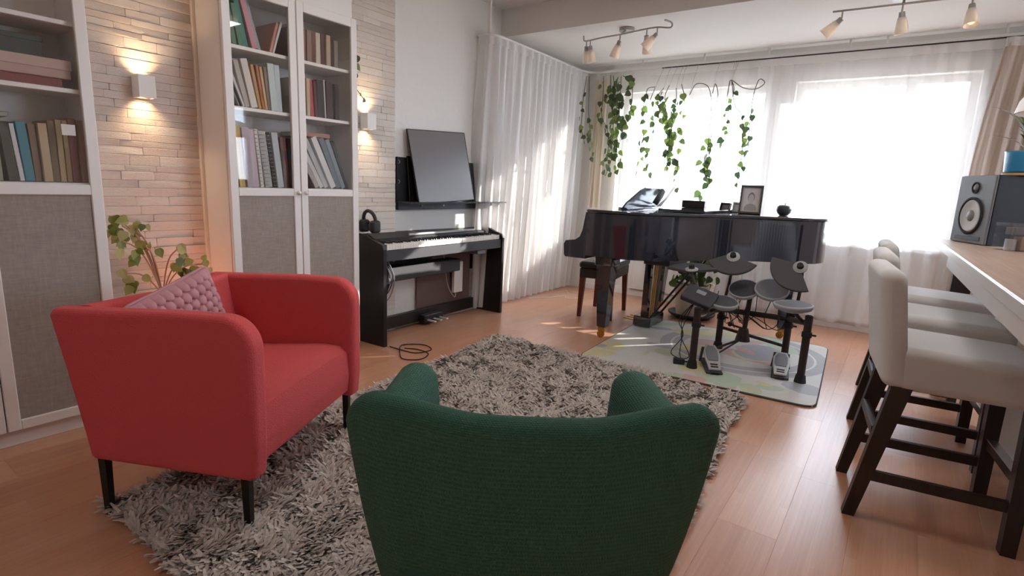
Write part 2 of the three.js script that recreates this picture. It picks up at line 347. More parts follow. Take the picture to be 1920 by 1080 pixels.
// lowest glazed shelf, right bay: folders leaning towards the camera side
row(-1.835, 1.043, [[0.02, 0.22, 'dotted grey', '#a79d98', -30, 'magazine'], [0.02, 0.29, 'pearl grey', '#c3c0bb', -29, 'folder'], [0.022, 0.30, 'silver grey', '#aeb0af', -27, 'folder'], [0.026, 0.31, 'ash white', '#cfcfcb', -25, 'folder'], [0.024, 0.305, 'slate blue', '#5d6870', -23, 'folder'], [0.02, 0.30, 'steel blue', '#7e8a92', -22, 'folder'], [0.012, 0.29, 'near-black', '#2b2a2c', -20, 'folder']], 'lowest shelf, right bay', 1.42);
// middle shelf, left bay
row(-1.445, 1.444, [[0.008, 0.15, 'black and white', '#3b3836', -22, 'booklet'], [0.008, 0.155, 'grey striped', '#8d8984', -22, 'booklet'], [0.008, 0.16, 'charcoal', '#454040', -21, 'booklet'], [0.012, 0.17, 'white', '#cfccc6', -20, 'booklet'], [0.022, 0.225, 'stone grey', '#b6aea6', -14], [0.03, 0.235, 'cream white', '#d4cdc2', -12], [0.014, 0.215, 'tan', '#b98f5d', -10], [0.012, 0.215, 'orange brown', '#b36d3c', -8], [0.012, 0.21, 'sand', '#c6a577', -7], [0.014, 0.212, 'grey brown', '#7c6c62', -5], [0.03, 0.235, 'mint white', '#c3d0cd', -4], [0.026, 0.235, 'pale blue', '#c0ccd2', -3]], 'middle shelf, double bookcase');
row(-1.835, 1.444, [[0.014, 0.20, 'beige', '#c5b69f'], [0.014, 0.20, 'fawn', '#b3a08a'], [0.012, 0.205, 'rose', '#b9837c'], [0.014, 0.20, 'sand', '#bfa98d'], [0.016, 0.20, 'coral red', '#b24b4b', -3], [0.012, 0.195, 'maroon', '#5b2326', -3], [0.03, 0.205, 'black', '#221c1c', -2], [0.005, 0.21, 'white', '#d6d2cb', -2, 'booklet'], [0.03, 0.205, 'dark brown', '#3a2620', -1], [0.004, 0.205, 'ivory', '#e0dccf', -1, 'booklet'], [0.02, 0.20, 'deep brown', '#2e1c18', 0]], 'middle shelf, right bay', 1.5);
// top shelf
row(-1.445, 1.734, [[0.014, 0.17, 'olive green', '#6d7c58', -8], [0.014, 0.18, 'moss green', '#5a7a5c', -9], [0.014, 0.19, 'grass green', '#4f7b62', -10], [0.016, 0.23, 'sea green', '#3f7f73', -11], [0.018, 0.24, 'pink', '#c08a92', -14, 'picture book'], [0.01, 0.24, 'grey blue', '#8b9aa0', -15, 'picture book']], 'top glazed shelf, double bookcase', 1.7);
row(-1.69, 1.734, [[0.012, 0.16, 'salmon', '#c58b7d', 16, 'booklet'], [0.010, 0.17, 'white', '#d8d2cc', 18, 'booklet']], 'top shelf near the door stile');
row(-1.84, 1.734, [[0.024, 0.17, 'brown', '#7b5f52'], [0.01, 0.20, 'white', '#ddd8d0', 2, 'booklet'], [0.026, 0.165, 'russet', '#8c5a4a'], [0.026, 0.165, 'taupe', '#8d7768'], [0.024, 0.165, 'chestnut', '#6f4a3c'], [0.026, 0.165, 'cream', '#c9bda9'], [0.026, 0.165, 'mahogany', '#5d3a32'], [0.024, 0.165, 'buff', '#b3a089'], [0.024, 0.15, 'umber', '#4f3a30'], [0.024, 0.15, 'drab', '#8d8172']], 'top shelf, right bay', 1.15);
// books in the bookcase behind the armchair
row(-0.53, 1.049, [[0.03, 0.235, 'grey green', '#85897a'], [0.022, 0.24, 'sage', '#9aa08d'], [0.028, 0.22, 'dark olive', '#3f4238', -3], [0.014, 0.215, 'white', '#cfd3d6', -4], [0.028, 0.225, 'teal blue', '#3d8292', -3], [0.022, 0.22, 'brown', '#7a6350', -2], [0.026, 0.225, 'sand', '#b7a284', -1], [0.022, 0.24, 'dark tan', '#6d5a40'], [0.018, 0.245, 'khaki', '#a3926a'], [0.016, 0.245, 'ochre brown', '#8b7346'], [0.026, 0.255, 'rust red', '#6e332a'], [0.02, 0.25, 'chestnut', '#8d6550'], [0.022, 0.25, 'light brown', '#a48e78']], 'bookcase behind armchair', 1.08);
function flatBook(x0, x1, y, t, z0, z1, hex, label) {
  const o = placed('book', label, 'book', [(x0 + x1) / 2, y, (z0 + z1) / 2], 'books in the bookcases');
  part('cover', merge([span(x0, x1, y, y + 0.002, z0, z1, 0.0008), span(x0, x1, y + t - 0.002, y + t, z0, z1, 0.0008), span(x1 - 0.003, x1, y + 0.002, y + t - 0.002, z0, z1, 0.0008)]), bookMat(hex), o);
  part('pages', span(x0 + 0.004, x1 - 0.003, y + 0.002, y + t - 0.002, z0 - 0.003, z1 + 0.003, 0), pageMat, o);
}
flatBook(-3.0, -2.79, 1.288, 0.018, -0.52, -0.62, '#8f9389', 'small grey book lying across upright books behind the red armchair');
flatBook(-3.0, -2.80, 1.419, 0.034, -0.35, -0.80, '#7c3c38', 'dark red album lying under the pink box on the upper shelf');
{
  const b = placed('storage_box', 'flat pink cardboard box lying on a dark red album in bookcase', 'box', [-2.9, 1.454, -0.58]);
  part('body', span(-3.0, -2.795, 1.454, 1.49, -0.34, -0.83), M('#b69a90', 0.8), b);
  part('lid', span(-3.003, -2.792, 1.486, 1.525, -0.337, -0.833), M('#bfa69a', 0.8), b);
  const d = placed('storage_box', 'low dark green box lying on the pink box behind armchair', 'box', [-2.92, 1.526, -0.55]);
  part('body', span(-3.0, -2.84, 1.526, 1.59, -0.34, -0.76), M('#3c4a45', 0.7), d); part('lid', span(-3.003, -2.837, 1.586, 1.605, -0.337, -0.763), M('#44534d', 0.7), d);
}
flatBook(-3.0, -2.80, 1.333, 0.024, -1.86, -2.05, '#9a6a55', 'brown book lying flat on the leaning folders in double bookcase');

// ------------------------------------------------------------------ wall sconces
const glowWarm = M('#fff1dc', 0.5, { emissive: new THREE.Color('#ffd39a'), emissiveIntensity: 1.2 });
function sconce(z, y, label) {
  const o = placed('sconce', label, 'wall lamp', [XW + 0.042, y, z], 'sconces on the stone strips'), w = 0.072, h = 0.1, x0 = XW + 0.04, x1 = XW + 0.115, t = 0.004;
  part('body', merge([span(x1 - t, x1, y - h / 2, y + h / 2, z - w / 2, z + w / 2, 0.001), span(x0, x1 - t, y - h / 2, y + h / 2, z - w / 2, z - w / 2 + t, 0.001), span(x0, x1 - t, y - h / 2, y + h / 2, z + w / 2 - t, z + w / 2, 0.001)]), whitePlastic, o);
  part('back_plate', span(x0, x0 + t, y - h / 2, y + h / 2, z - w / 2 + t, z + w / 2 - t, 0.001), whitePlastic, o);
  const cx = (x0 + x1) / 2;
  for (const s of [1, -1]) {
    part('bulb', new THREE.CylinderGeometry(0.022, 0.022, 0.012, 20).translate(cx, y + s * 0.012, z), glowWarm, o, 'glowing bulb');
    const l = new THREE.SpotLight(new THREE.Color('#ffd6a6'), 0.36, 3, 1.0, 0.95, 2);
    l.position.set(cx, y + s * 0.021, z); l.target.position.set(cx - 0.035, y + s * 1, z); l.castShadow = true; l.shadow.radius = 0.6;
    scene.add(l, l.target);
  }
}
sconce(-1.155, 1.49, 'white square wall lamp on the stone strip beside the white bookcase pair');
sconce(-2.47, 1.482, 'white square wall lamp on the stone strip above the headphones');

// ------------------------------------------------------------------ digital piano
{
  const o = thing('digital_piano', 'black digital piano with slab sides standing against the left wall', 'piano', [-2.72, 0, -2.384], 0.03);
  const W = 1.384, D = 0.29; // local: x 0 is the front, -x to the wall; z 0 .. -W
  const side = extr([[-D, 0], [0, 0], [0, 0.66], [-0.012, 0.69], [-0.10, 0.715], [-0.16, 0.742], [-D, 0.748]], 0.032, 0.003);
  part('side_panel', metric(side.clone().translate(0, 0, -0.032)), blackSatin, o); part('side_panel', metric(side.clone().translate(0, 0, -W)), blackSatin, o);
  part('keybed', span(-D, -0.012, 0.575, 0.648, -0.032, -W + 0.032, 0.004), darkGrey, o, 'dark grey key bed front');
  const z0 = -0.05, n = 52, kw = (W - 0.1) / n;
  part('key_block', span(-0.165, -0.018, 0.648, 0.69, -0.032, -0.049), blackSatin, o); part('key_block', span(-0.165, -0.018, 0.648, 0.69, -W + 0.049, -W + 0.032), blackSatin, o);
  const wk = bx(0.145, 0.034, kw - 0.0012, 0, 0, 0, 0.0012), bk = bx(0.092, 0.018, 0.0105, 0, 0, 0, 0.003);
  for (let i = 0; i < n; i++) { const k = part('white_key', wk, ivory, o); k.position.set(-0.0925, 0.668, z0 - kw * (i + 0.5)); }
  for (let i = 0; i < n - 1; i++) if (![1, 4].includes(i % 7)) { const k = part('black_key', bk, blackGloss, o); k.position.set(-0.118, 0.69, z0 - kw * (i + 1)); }
  part('control_panel', metric(extr([[-D + 0.003, 0.65], [-0.166, 0.65], [-0.166, 0.70], [-0.175, 0.712], [-D + 0.003, 0.74]], W - 0.066, 0.002).translate(0, 0, -W + 0.033)), blackSatin, o);
  part('music_ledge', span(-0.19, -0.178, 0.716, 0.732, -0.42, -1.2, 0.002), lightGrey, o, 'light grey music ledge');
  part('back_board', span(-D, -D + 0.015, 0.37, 0.575, -0.032, -W + 0.032), blackSatin, o);
  part('speaker_box', span(-D + 0.015, -0.15, 0.40, 0.5, -0.18, -0.98, 0.006), darkGrey, o, 'dark grey speaker box');
  part('base_rail', span(-D + 0.02, -D + 0.06, 0.03, 0.12, -0.032, -W + 0.032), blackSatin, o);
  part('pedal_box', span(-D + 0.06, -D + 0.12, 0.02, 0.085, -0.58, -0.80, 0.005), blackSatin, o);
  for (const k of [0, 1, 2]) part('pedal', rbox(0.1, 0.012, 0.024, 0.005, -D + 0.15, 0.045, -0.62 - k * 0.07), M('#d8d8d8', 0.35, { metalness: 0.4 }), o, 'chrome pedal');
  part('adapter_box', span(-0.14, -0.03, 0.54, 0.575, -1.05, -1.16, 0.003), midGrey, o, 'grey box under the key bed');
}
{
  const g = thing('power_strip', 'white flat box hanging behind the digital piano legs', 'box', [-2.985, 0.2, -3.42]);
  part('body', rbox(0.03, 0.26, 0.11, 0.006, 0, 0.13, 0), whitePlastic, g); part('cord', tube([[0.005, 0.02, 0.02], [0.03, -0.03, 0.06], [0.02, 0.06, 0.13], [0.0, 0.25, 0.16], [0.0, 0.33, 0.17]], 0.004), lightGrey, g);
}
{
  const b = placed('grey_board', 'light grey board on the wall between rack and digital piano', 'panel', [-3.03, 0.62, -3.1]);
  part('board', span(XW + 0.002, XW + 0.014, 0.62, 0.89, -2.53, -3.78), M('#c9c6c3', 0.5), b); part('edge_strip', span(XW + 0.002, XW + 0.018, 0.885, 0.897, -2.53, -3.78), lightGrey, b);
  const c = placed('leaning_board', 'brown hardboard sheet leaning behind the digital piano', 'board', [-3.03, 0, -3.1]);
  part('sheet', span(XW + 0.016, XW + 0.022, 0.075, 0.52, -2.98, -3.62), M('#6b5550', 0.6), c); part('edge', span(XW + 0.016, XW + 0.026, 0.52, 0.53, -2.98, -3.62), M('#5b4742', 0.6), c);
}
{ // headphones on the end of the digital piano
  const o = placed('headphones', 'black headphones resting on the end of the digital piano', 'headphones', [-2.93, 0.75, -2.44]);
  const cx = -2.92, cz = -2.44, cy = 0.83;
  part('headband', tube(Array.from({ length: 13 }, (_, k) => { const a = Math.PI * (k / 12); return [cx + 0.06 * Math.cos(a), cy + 0.065 * Math.sin(a) + 0.005, cz + 0.01 * Math.sin(a)]; }), 0.012, 40, 8), blackSatin, o);
  for (const s of [-1, 1]) { const c = part('ear_cup', rbox(0.045, 0.085, 0.075, 0.02, cx + s * 0.055, cy - 0.033, cz), blackSatin, o); part('ear_pad', new THREE.TorusGeometry(0.028, 0.012, 10, 24).rotateY(Math.PI / 2).translate(cx + s * 0.033, cy - 0.033, cz), rubber, c); }
}
// black rack on the wall and the boards standing on it
{
  const o = placed('metal_rack', 'black metal wall rack with ledge above the digital piano', 'rack', [-3.03, 0.89, -3.33]), m = M('#3a3a3d', 0.4, { metalness: 0.5 });
  part('back_plate', span(XW + 0.001, XW + 0.006, 0.895, 1.275, -2.772, -3.86), m, o);
  part('ledge', span(XW + 0.006, XW + 0.19, 0.95, 0.958, -2.772, -3.9, 0.002), m, o);
  part('apron', span(XW + 0.006, XW + 0.03, 0.895, 0.95, -2.78, -3.70), m, o);
  part('end_plate', span(XW + 0.006, XW + 0.03, 0.958, 1.275, -2.772, -2.776, 0.001), m, o);
  for (const z of [-3.02, -3.26]) part('screw', cyl(0.006, 0.006, 0.006, 0, 0, 0, 10).rotateZ(Math.PI / 2).translate(XW + 0.033, 0.925, z), steel, o);
  for (const y of [1.24, 1.1]) part('hook', new THREE.TorusGeometry(0.012, 0.003, 6, 16).translate(XW + 0.02, y, -2.79), steel, o);
  part('side_box', span(XW + 0.007, XW + 0.1, 0.959, 1.08, -3.72, -3.84, 0.004), darkGrey, o);
  const lean = (w, h, t, z, x0, x1, mat, rim, name, label, tilt) => {
    const b = thing(name, label, 'board', [x0, 0.9585, z]); const ang = Math.asin((x1 - x0) / h);
    const fix = (g) => g.rotateX(tilt).rotateZ(-ang);
    part('sheet', fix(span(-t, 0, 0.004, h, -w / 2 + 0.006, w / 2 - 0.006, 0.001)), mat, b);
    part('rim', fix(merge([span(-t - 0.002, 0.002, 0, 0.006, -w / 2, w / 2), span(-t - 0.002, 0.002, h - 0.006, h, -w / 2, w / 2), span(-t - 0.002, 0.002, 0.006, h - 0.006, -w / 2, -w / 2 + 0.006), span(-t - 0.002, 0.002, 0.006, h - 0.006, w / 2 - 0.006, w / 2)])), rim, b);
    return b;
  };
  lean(0.64, 0.545, 0.012, -3.20, -2.90, -3.005, M('#6f6b6c', 0.28), blackSatin, 'leaning_sheet', 'large grey sheet with thin black rim leaning on the metal rack', 0.05);
  lean(0.5, 0.33, 0.006, -3.12, -2.985, -3.02, blackSatin, blackSatin, 'backing_sheet', 'black sheet leaning behind the large grey sheet on rack', 0.0);
}
// cables
{
  const c = placed('cable_bundle', 'bundle of black cables hanging inside the digital piano frame', 'cable', [-2.8, 0.25, -2.47]);
  for (let k = 0; k < 7; k++) { const w = rr(0.03, 0.075), b = rr(0.27, 0.36), zc = -2.47 - rr(0, 0.04), x = -2.84 + rr(-0.03, 0.05); part('cable', tube([[x, 0.57, zc], [x + 0.01, 0.45, zc + w * 0.8], [x, b + 0.04, zc + w * 0.6], [x, b, zc], [x, b + 0.05, zc - w * 0.8], [x + 0.01, 0.45, zc - w], [x, 0.57, zc - 0.01]], 0.0035, 50, 6), k === 3 ? midGrey : rubber, c); }
  part('plug', cyl(0.009, 0.009, 0.04, -2.80, 0.43, -2.50), steel, c, 'metal plug');
}
solo('floor_cable', tube([[-2.70, 0.004, -2.42], [-2.6, 0.004, -2.42], [-2.47, 0.004, -2.44], [-2.45, 0.004, -2.56], [-2.56, 0.005, -2.6], [-2.66, 0.006, -2.5], [-2.56, 0.005, -2.38], [-2.44, 0.004, -2.30], [-2.36, 0.004, -2.36], [-2.40, 0.004, -2.48], [-2.52, 0.004, -2.50], [-2.6, 0.004, -2.46]], 0.0035, 120, 6), rubber, 'thin black cable coiled on the floor beside the digital piano', 'cable');

solo('floor_cable', tube([[-2.93, 0.004, -4.45], [-2.80, 0.004, -4.62], [-2.72, 0.004, -4.80], [-2.66, 0.004, -4.72], [-2.58, 0.004, -4.78], [-2.62, 0.004, -4.92], [-2.75, 0.004, -4.95], [-2.88, 0.004, -5.1]], 0.0035, 80, 6), whitePlastic, 'thin white cable lying on the floor beside the left curtain', 'cable');
// ------------------------------------------------------------------ curtains
// a curtain follows a path given by points in plan; wave(s) pushes it sideways
function curtain(name, label, path, y0, y1, waveLen, amp, mat, opt = {}) {
  const cv = new THREE.CatmullRomCurve3(path.map(([x, z]) => V3(x, 0, z)), false, 'catmullrom', 0.1), L = cv.getLength();
  const n = Math.max(60, Math.round(L / waveLen * 10)), s0 = opt.seed ?? 1, foot = opt.foot || [0, 0];
  const pts = cv.getSpacedPoints(n), tan = pts.map((p, i) => pts[Math.min(n, i + 1)].clone().sub(pts[Math.max(0, i - 1)]).normalize());
  const ph = pts.map((_, i) => { const s = i / n * L; return 2 * Math.PI * (s / waveLen + 1.6 * noise(s / 0.35, 3.3, 999, 999, s0)); });
  const g = grid((u, v) => {
    const i = Math.round(u * n), p = pts[i], t = tan[i], k = v; // v: 0 top, 1 bottom
    const a = amp * (0.35 + 0.65 * sstep(0, 0.25, k)) * (0.6 + 0.8 * noise(u * L / 0.5, 7.1, 999, 999, s0 + 4));
    const w = Math.sin(ph[i] + 0.5 * Math.sin(k * 3 + u * 9)) * a + 0.35 * a * Math.sin(2.3 * ph[i] + 4 * k);
    const q = opt.pull ? opt.pull(u, k) : [0, 0];
    return [p.x - t.z * w + foot[0] * k + q[0], lerp(y1, y0, k) + (opt.hem ? opt.hem(u) * k : 0), p.z + t.x * w + foot[1] * k + q[1]];
  }, n, 18);
  const o = thing(name, label, 'curtain', [0, 0, 0]);
  part('cloth', g, mat, o);
  const hd = grid((u, v) => { const i = Math.round(u * n), p = pts[i], t = tan[i], w = Math.sin(ph[i] + 0.5 * Math.sin(u * 9)) * amp * 0.35 * (0.6 + 0.8 * noise(u * L / 0.5, 7.1, 999, 999, s0 + 4)) + 0.004; return [p.x - t.z * w, y1 + 0.012 - v * 0.06, p.z + t.x * w]; }, n, 2);
  part('header_tape', hd, sheerThick, o);
  return o;
}
curtain('sheer_curtain', 'white sheer curtain hanging along the left wall to the floor', [[-3.01, -3.66], [-2.92, -3.66], [-2.87, -3.70], [-2.87, -3.9], [-2.885, -4.6], [-2.90, -5.3]], 0.02, 2.265, 0.105, 0.03, sheerThick, { foot: [-0.09, 0], seed: 3 });
curtain('sheer_curtain', 'white sheer curtain over the window behind the hanging vines', [[-2.42, -5.33], [-1.8, -5.335], [-1.15, -5.34]], 0.1, 2.255, 0.16, 0.016, sheer, { seed: 12 });
curtain('sheer_curtain', 'white sheer curtain over the window behind the bar stools', [[-1.22, -5.31], [-1.0, -5.31], [-0.4, -5.33], [0.42, -5.33]], 0.06, 2.25, 0.15, 0.02, sheer, { seed: 25 });
curtain('drape', 'narrow beige drape hanging at the end of the rail behind the counter', [[0.40, -5.27], [0.55, -5.28], [0.72, -5.28]], 0.03, 2.25, 0.075, 0.03, drapeCloth, { seed: 41, pull: (u, k) => [-0.06 * Math.sin(Math.min(1, k * 2) * Math.PI / 2) * (1 - u), 0] });
curtain('drape', 'narrow beige drape in the window corner behind the ivy', [[-2.80, -5.33], [-2.72, -5.34], [-2.66, -5.34]], 0.9, 2.26, 0.06, 0.02, M('#e2d6c6', 0.95, { transmission: 0.3, thickness: 0, side: THREE.DoubleSide }), { seed: 44 });
{
  const o = placed('curtain_rail', 'white curtain rail bent round the window corner below the ceiling', 'curtain rail', [-2.8, 2.27, -5.3]);
  part('side_track', tube([[-3.03, 2.285, -3.66], [-2.93, 2.285, -3.66], [-2.875, 2.285, -3.70], [-2.872, 2.285, -4.0], [-2.885, 2.285, -4.7], [-2.9, 2.285, -5.18], [-2.84, 2.285, -5.31], [-2.6, 2.285, -5.325]], 0.011, 90, 8), whitePlastic, o);
  part('front_track', span(-2.62, 0.9, 2.276, 2.298, -5.335, -5.315), whitePlastic, o);
  part('dark_slot', span(-2.1, 0.9, 2.268, 2.2755, -5.333, -5.317, 0.001), blackSatin, o, 'dark slot of the rail');
  for (const x of [-2.3, -1.7, -1.15, -0.55, -0.3, 0.4]) part('bracket', span(x - 0.008, x + 0.008, 2.298, HB, -5.335, -5.315), whitePlastic, o);
  part('bracket', span(-2.93, -2.90, 2.295, HC, -3.67, -3.65), whitePlastic, o);
}
{ // radiator under the windows
  const o = placed('radiator', 'low white convector radiator under the windows behind the curtains', 'radiator', [-1.0, 0.06, -5.36]);
  part('casing', span(-2.3, 0.4, 0.08, 0.35, -5.405, -5.36, 0.004), lacquer, o);
  for (let k = 0; k < 2; k++) part('foot', span(-2.0 + k * 2, -1.96 + k * 2, 0, 0.08, -5.40, -5.365), lacquer, o);
}
// ------------------------------------------------------------------ hanging ivy
const leafShape = (() => { const s = new THREE.Shape(); s.moveTo(0, 0); s.bezierCurveTo(0.42, 0.12, 0.55, -0.35, 0.30, -0.62); s.bezierCurveTo(0.18, -0.8, 0.05, -0.9, 0, -1.05); s.bezierCurveTo(-0.05, -0.9, -0.18, -0.8, -0.30, -0.62); s.bezierCurveTo(-0.55, -0.35, -0.42, 0.12, 0, 0); return s; })();
const leafGeos = [0.2, 0.4, -0.3].map((b) => { const g = flat(new THREE.ShapeGeometry(leafShape, 5)), p = g.attributes.position; for (let i = 0; i < p.count; i++) { const x = p.getX(i), y = p.getY(i); p.setZ(i, Math.abs(x) * b + b * 0.35 * y * y); } g.computeVertexNormals(); return g; });
function leaf(parent, pos, size, mats = leafMats, dir) {
  const m = part('leaf', leafGeos[Math.floor(rnd() * 3)], mats[Math.floor(rnd() * mats.length)], parent);
  m.scale.setScalar(size); m.rotation.set(rr(-0.5, 0.4), dir ?? rr(-0.9, 0.9), rr(-0.9, 0.9)); m.position.set(...pos); return m;
}
const VINES = [[[-2.836, 2.225, -5.175], [-2.861, 1.982, -5.175], [-2.861, 1.813, -5.175], [-2.86, 1.717, -5.175], [-2.81, 1.555, -5.175]], [[-2.814, 2.226, -5.191], [-2.791, 1.849, -5.191], [-2.748, 1.609, -5.191], [-2.723, 1.448, -5.191], [-2.75, 1.394, -5.191]], [[-2.63, 2.205, -5.149], [-2.622, 1.966, -5.149], [-2.624, 1.838, -5.149], [-2.538, 1.655, -5.149], [-2.532, 1.446, -5.149], [-2.602, 1.34, -5.149]], [[-2.565, 2.215, -5.171], [-2.541, 1.991, -5.171], [-2.501, 1.785, -5.171], [-2.497, 1.604, -5.171], [-2.492, 1.395, -5.171], [-2.544, 1.235, -5.171]], [[-2.555, 2.215, -5.209], [-2.495, 1.918, -5.209], [-2.466, 1.711, -5.209], [-2.47, 1.555, -5.209], [-2.423, 1.345, -5.209], [-2.447, 1.212, -5.209]], [[-2.468, 2.204, -5.21], [-2.465, 2.043, -5.21], [-2.467, 1.865, -5.21], [-2.428, 1.736, -5.21], [-2.437, 1.503, -5.21]], [[-2.415, 2.192, -5.133], [-2.328, 2.146, -5.133], [-2.302, 1.924, -5.133], [-2.319, 1.8, -5.133], [-2.3, 1.649, -5.133], [-2.321, 1.563, -5.133]], [[-2.072, 2.068, -5.141], [-2.15, 2.058, -5.141], [-2.168, 1.967, -5.141], [-2.192, 1.812, -5.141], [-2.171, 1.697, -5.141], [-2.156, 1.598, -5.141], [-2.178, 1.482, -5.141], [-2.165, 1.336, -5.141], [-2.185, 1.254, -5.141]], [[-2.075, 2.056, -5.125], [-2.115, 1.914, -5.125], [-2.075, 1.83, -5.125], [-2.061, 1.684, -5.125], [-2.115, 1.571, -5.125], [-2.088, 1.396, -5.125], [-2.113, 1.321, -5.125], [-2.07, 1.21, -5.125]], [[-2.002, 2.058, -5.164], [-2.053, 1.989, -5.164], [-2.011, 1.769, -5.164], [-2.036, 1.598, -5.164], [-2.031, 1.374, -5.164], [-1.958, 1.33, -5.164], [-1.902, 1.401, -5.164]], [[-1.937, 2.071, -5.123], [-1.969, 1.978, -5.123], [-1.94, 1.834, -5.123], [-1.889, 1.737, -5.123], [-1.889, 1.583, -5.123], [-1.891, 1.447, -5.123], [-1.885, 1.275, -5.123], [-1.912, 1.175, -5.123]], [[-1.885, 2.051, -5.166], [-1.875, 1.956, -5.166], [-1.889, 1.79, -5.166], [-1.886, 1.548, -5.166], [-1.871, 1.401, -5.166], [-1.857, 1.203, -5.166], [-1.819, 1.079, -5.166]], [[-1.845, 2.084, -5.185], [-1.809, 1.979, -5.185], [-1.8, 1.837, -5.185], [-1.82, 1.694, -5.185], [-1.806, 1.403, -5.185], [-1.809, 1.23, -5.185], [-1.815, 1.02, -5.185]], [[-1.748, 1.979, -5.148], [-1.699, 2.069, -5.148], [-1.602, 2.053, -5.148], [-1.555, 1.96, -5.148], [-1.534, 1.637, -5.148], [-1.538, 1.45, -5.148], [-1.544, 1.284, -5.148], [-1.488, 1.214, -5.148], [-1.559, 1.057, -5.148]], [[-1.555, 1.988, -5.188], [-1.541, 2.069, -5.188], [-1.508, 1.986, -5.188], [-1.53, 1.711, -5.188], [-1.521, 1.5, -5.188], [-1.534, 1.358, -5.188], [-1.502, 1.239, -5.188], [-1.44, 1.193, -5.188]], [[-1.424, 1.912, -5.179], [-1.408, 2.09, -5.179], [-1.373, 2.021, -5.179], [-1.398, 1.798, -5.179], [-1.394, 1.684, -5.179], [-1.417, 1.555, -5.179], [-1.494, 1.532, -5.179]], [[-1.384, 2.079, -5.122], [-1.274, 2.006, -5.122], [-1.166, 1.995, -5.122], [-1.112, 2.039, -5.122], [-1.154, 2.071, -5.122], [-1.185, 1.979, -5.122], [-1.194, 1.762, -5.122], [-1.191, 1.629, -5.122], [-1.175, 1.45, -5.122]], [[-1.397, 2.08, -5.176], [-1.341, 1.863, -5.176], [-1.274, 1.784, -5.176], [-1.263, 1.725, -5.176], [-1.25, 1.613, -5.176], [-1.243, 1.362, -5.176], [-1.253, 1.246, -5.176], [-1.258, 1.175, -5.176]]];
// leaves on each strand: [number, from, to (share of the strand), size]
const LEAVES = [[5, 0.2, 1, 0.05], [7, 0.5, 1, 0.05], [14, 0.05, 1, 0.055], [20, 0.1, 1, 0.06], [18, 0.05, 0.95, 0.06], [12, 0.02, 0.7, 0.07], [9, 0.03, 0.9, 0.07], [11, 0.1, 1, 0.065], [10, 0.15, 1, 0.065], [6, 0.05, 0.35, 0.06], [22, 0.1, 0.8, 0.065], [22, 0.1, 0.75, 0.065], [12, 0.05, 0.95, 0.06], [9, 0.6, 1, 0.07], [8, 0.55, 1, 0.07], [10, 0.35, 1, 0.055], [7, 0.6, 1, 0.06], [9, 0.35, 1, 0.06]];
const VINE_LABELS = ['short ivy strand with few dark leaves against the left sheer curtain', 'bare ivy strand with leaves only at its foot, in the curtain corner', 'ivy strand with small leaves hanging in front of the beige corner drape', 'thick leafy ivy strand just beside the beige corner drape', 'long leafy ivy strand ending above the near end of the music desk', 'ivy strand with broad leaves bunched under the rail beside the corner drape', 'ivy strand with few broad leaves, next to the gap in the ivy', 'ivy strand with spaced drooping leaves, first after the gap in the ivy', 'ivy strand with spaced leaves ending just above the music desk', 'almost leafless ivy stem that hooks up at its end beside the clump', 'dense leafy ivy strand forming one side of the thickest clump', 'dense leafy ivy strand in the middle of the thickest clump', 'longest ivy strand, reaching down to the piano lid', 'ivy stem arching over from the clump, leaves only low above the small frames', 'looped ivy stem with leaves only low, beside the arching one', 'ivy strand that ends in a sideways leafy tail above the small frames', 'ivy stem sagging in a wide curve before it hangs down, last of all', 'sparse ivy strand with single leaves directly above the large photo frame'];
VINES.forEach((pts, k) => {
  const top = pts[0], o = placed('ivy_strand', VINE_LABELS[k], 'plant', top, 'ivy strands hanging before the window');
  const cv = new THREE.CatmullRomCurve3(pts.map((p) => V3(...p)));
  part('stem', new THREE.TubeGeometry(cv, 60, 0.0035, 5), vineStem, o);
  if (k > 6) part('hanging_string', tube([[top[0], 2.28, -5.32], [top[0], (top[1] + 2.28) / 2 + 0.03, -5.24], top], 0.0018, 12, 4), lightGrey, o);
  else part('hanging_string', tube([[top[0], 2.278, -5.32], [top[0], (top[1] + 2.29) / 2, -5.28], top], 0.0018, 8, 4), lightGrey, o);
  const [n0, a, b, s0] = LEAVES[k], n = Math.round(n0 * (k < 7 ? 1.3 : 1.1)), s = s0 * (k < 7 ? 1.08 : 0.98);
  o.inRoom = false;
  for (let i = 0; i < n; i++) { const p = cv.getPointAt(Math.min(1, a + (b - a) * (i + rr(0, 0.8)) / n)).sub(V3(...top)); leaf(o, [p.x + rr(-0.03, 0.03), p.y + 0.01, p.z + rr(-0.02, 0.04)], s * rr(0.75, 1.25)); }
});
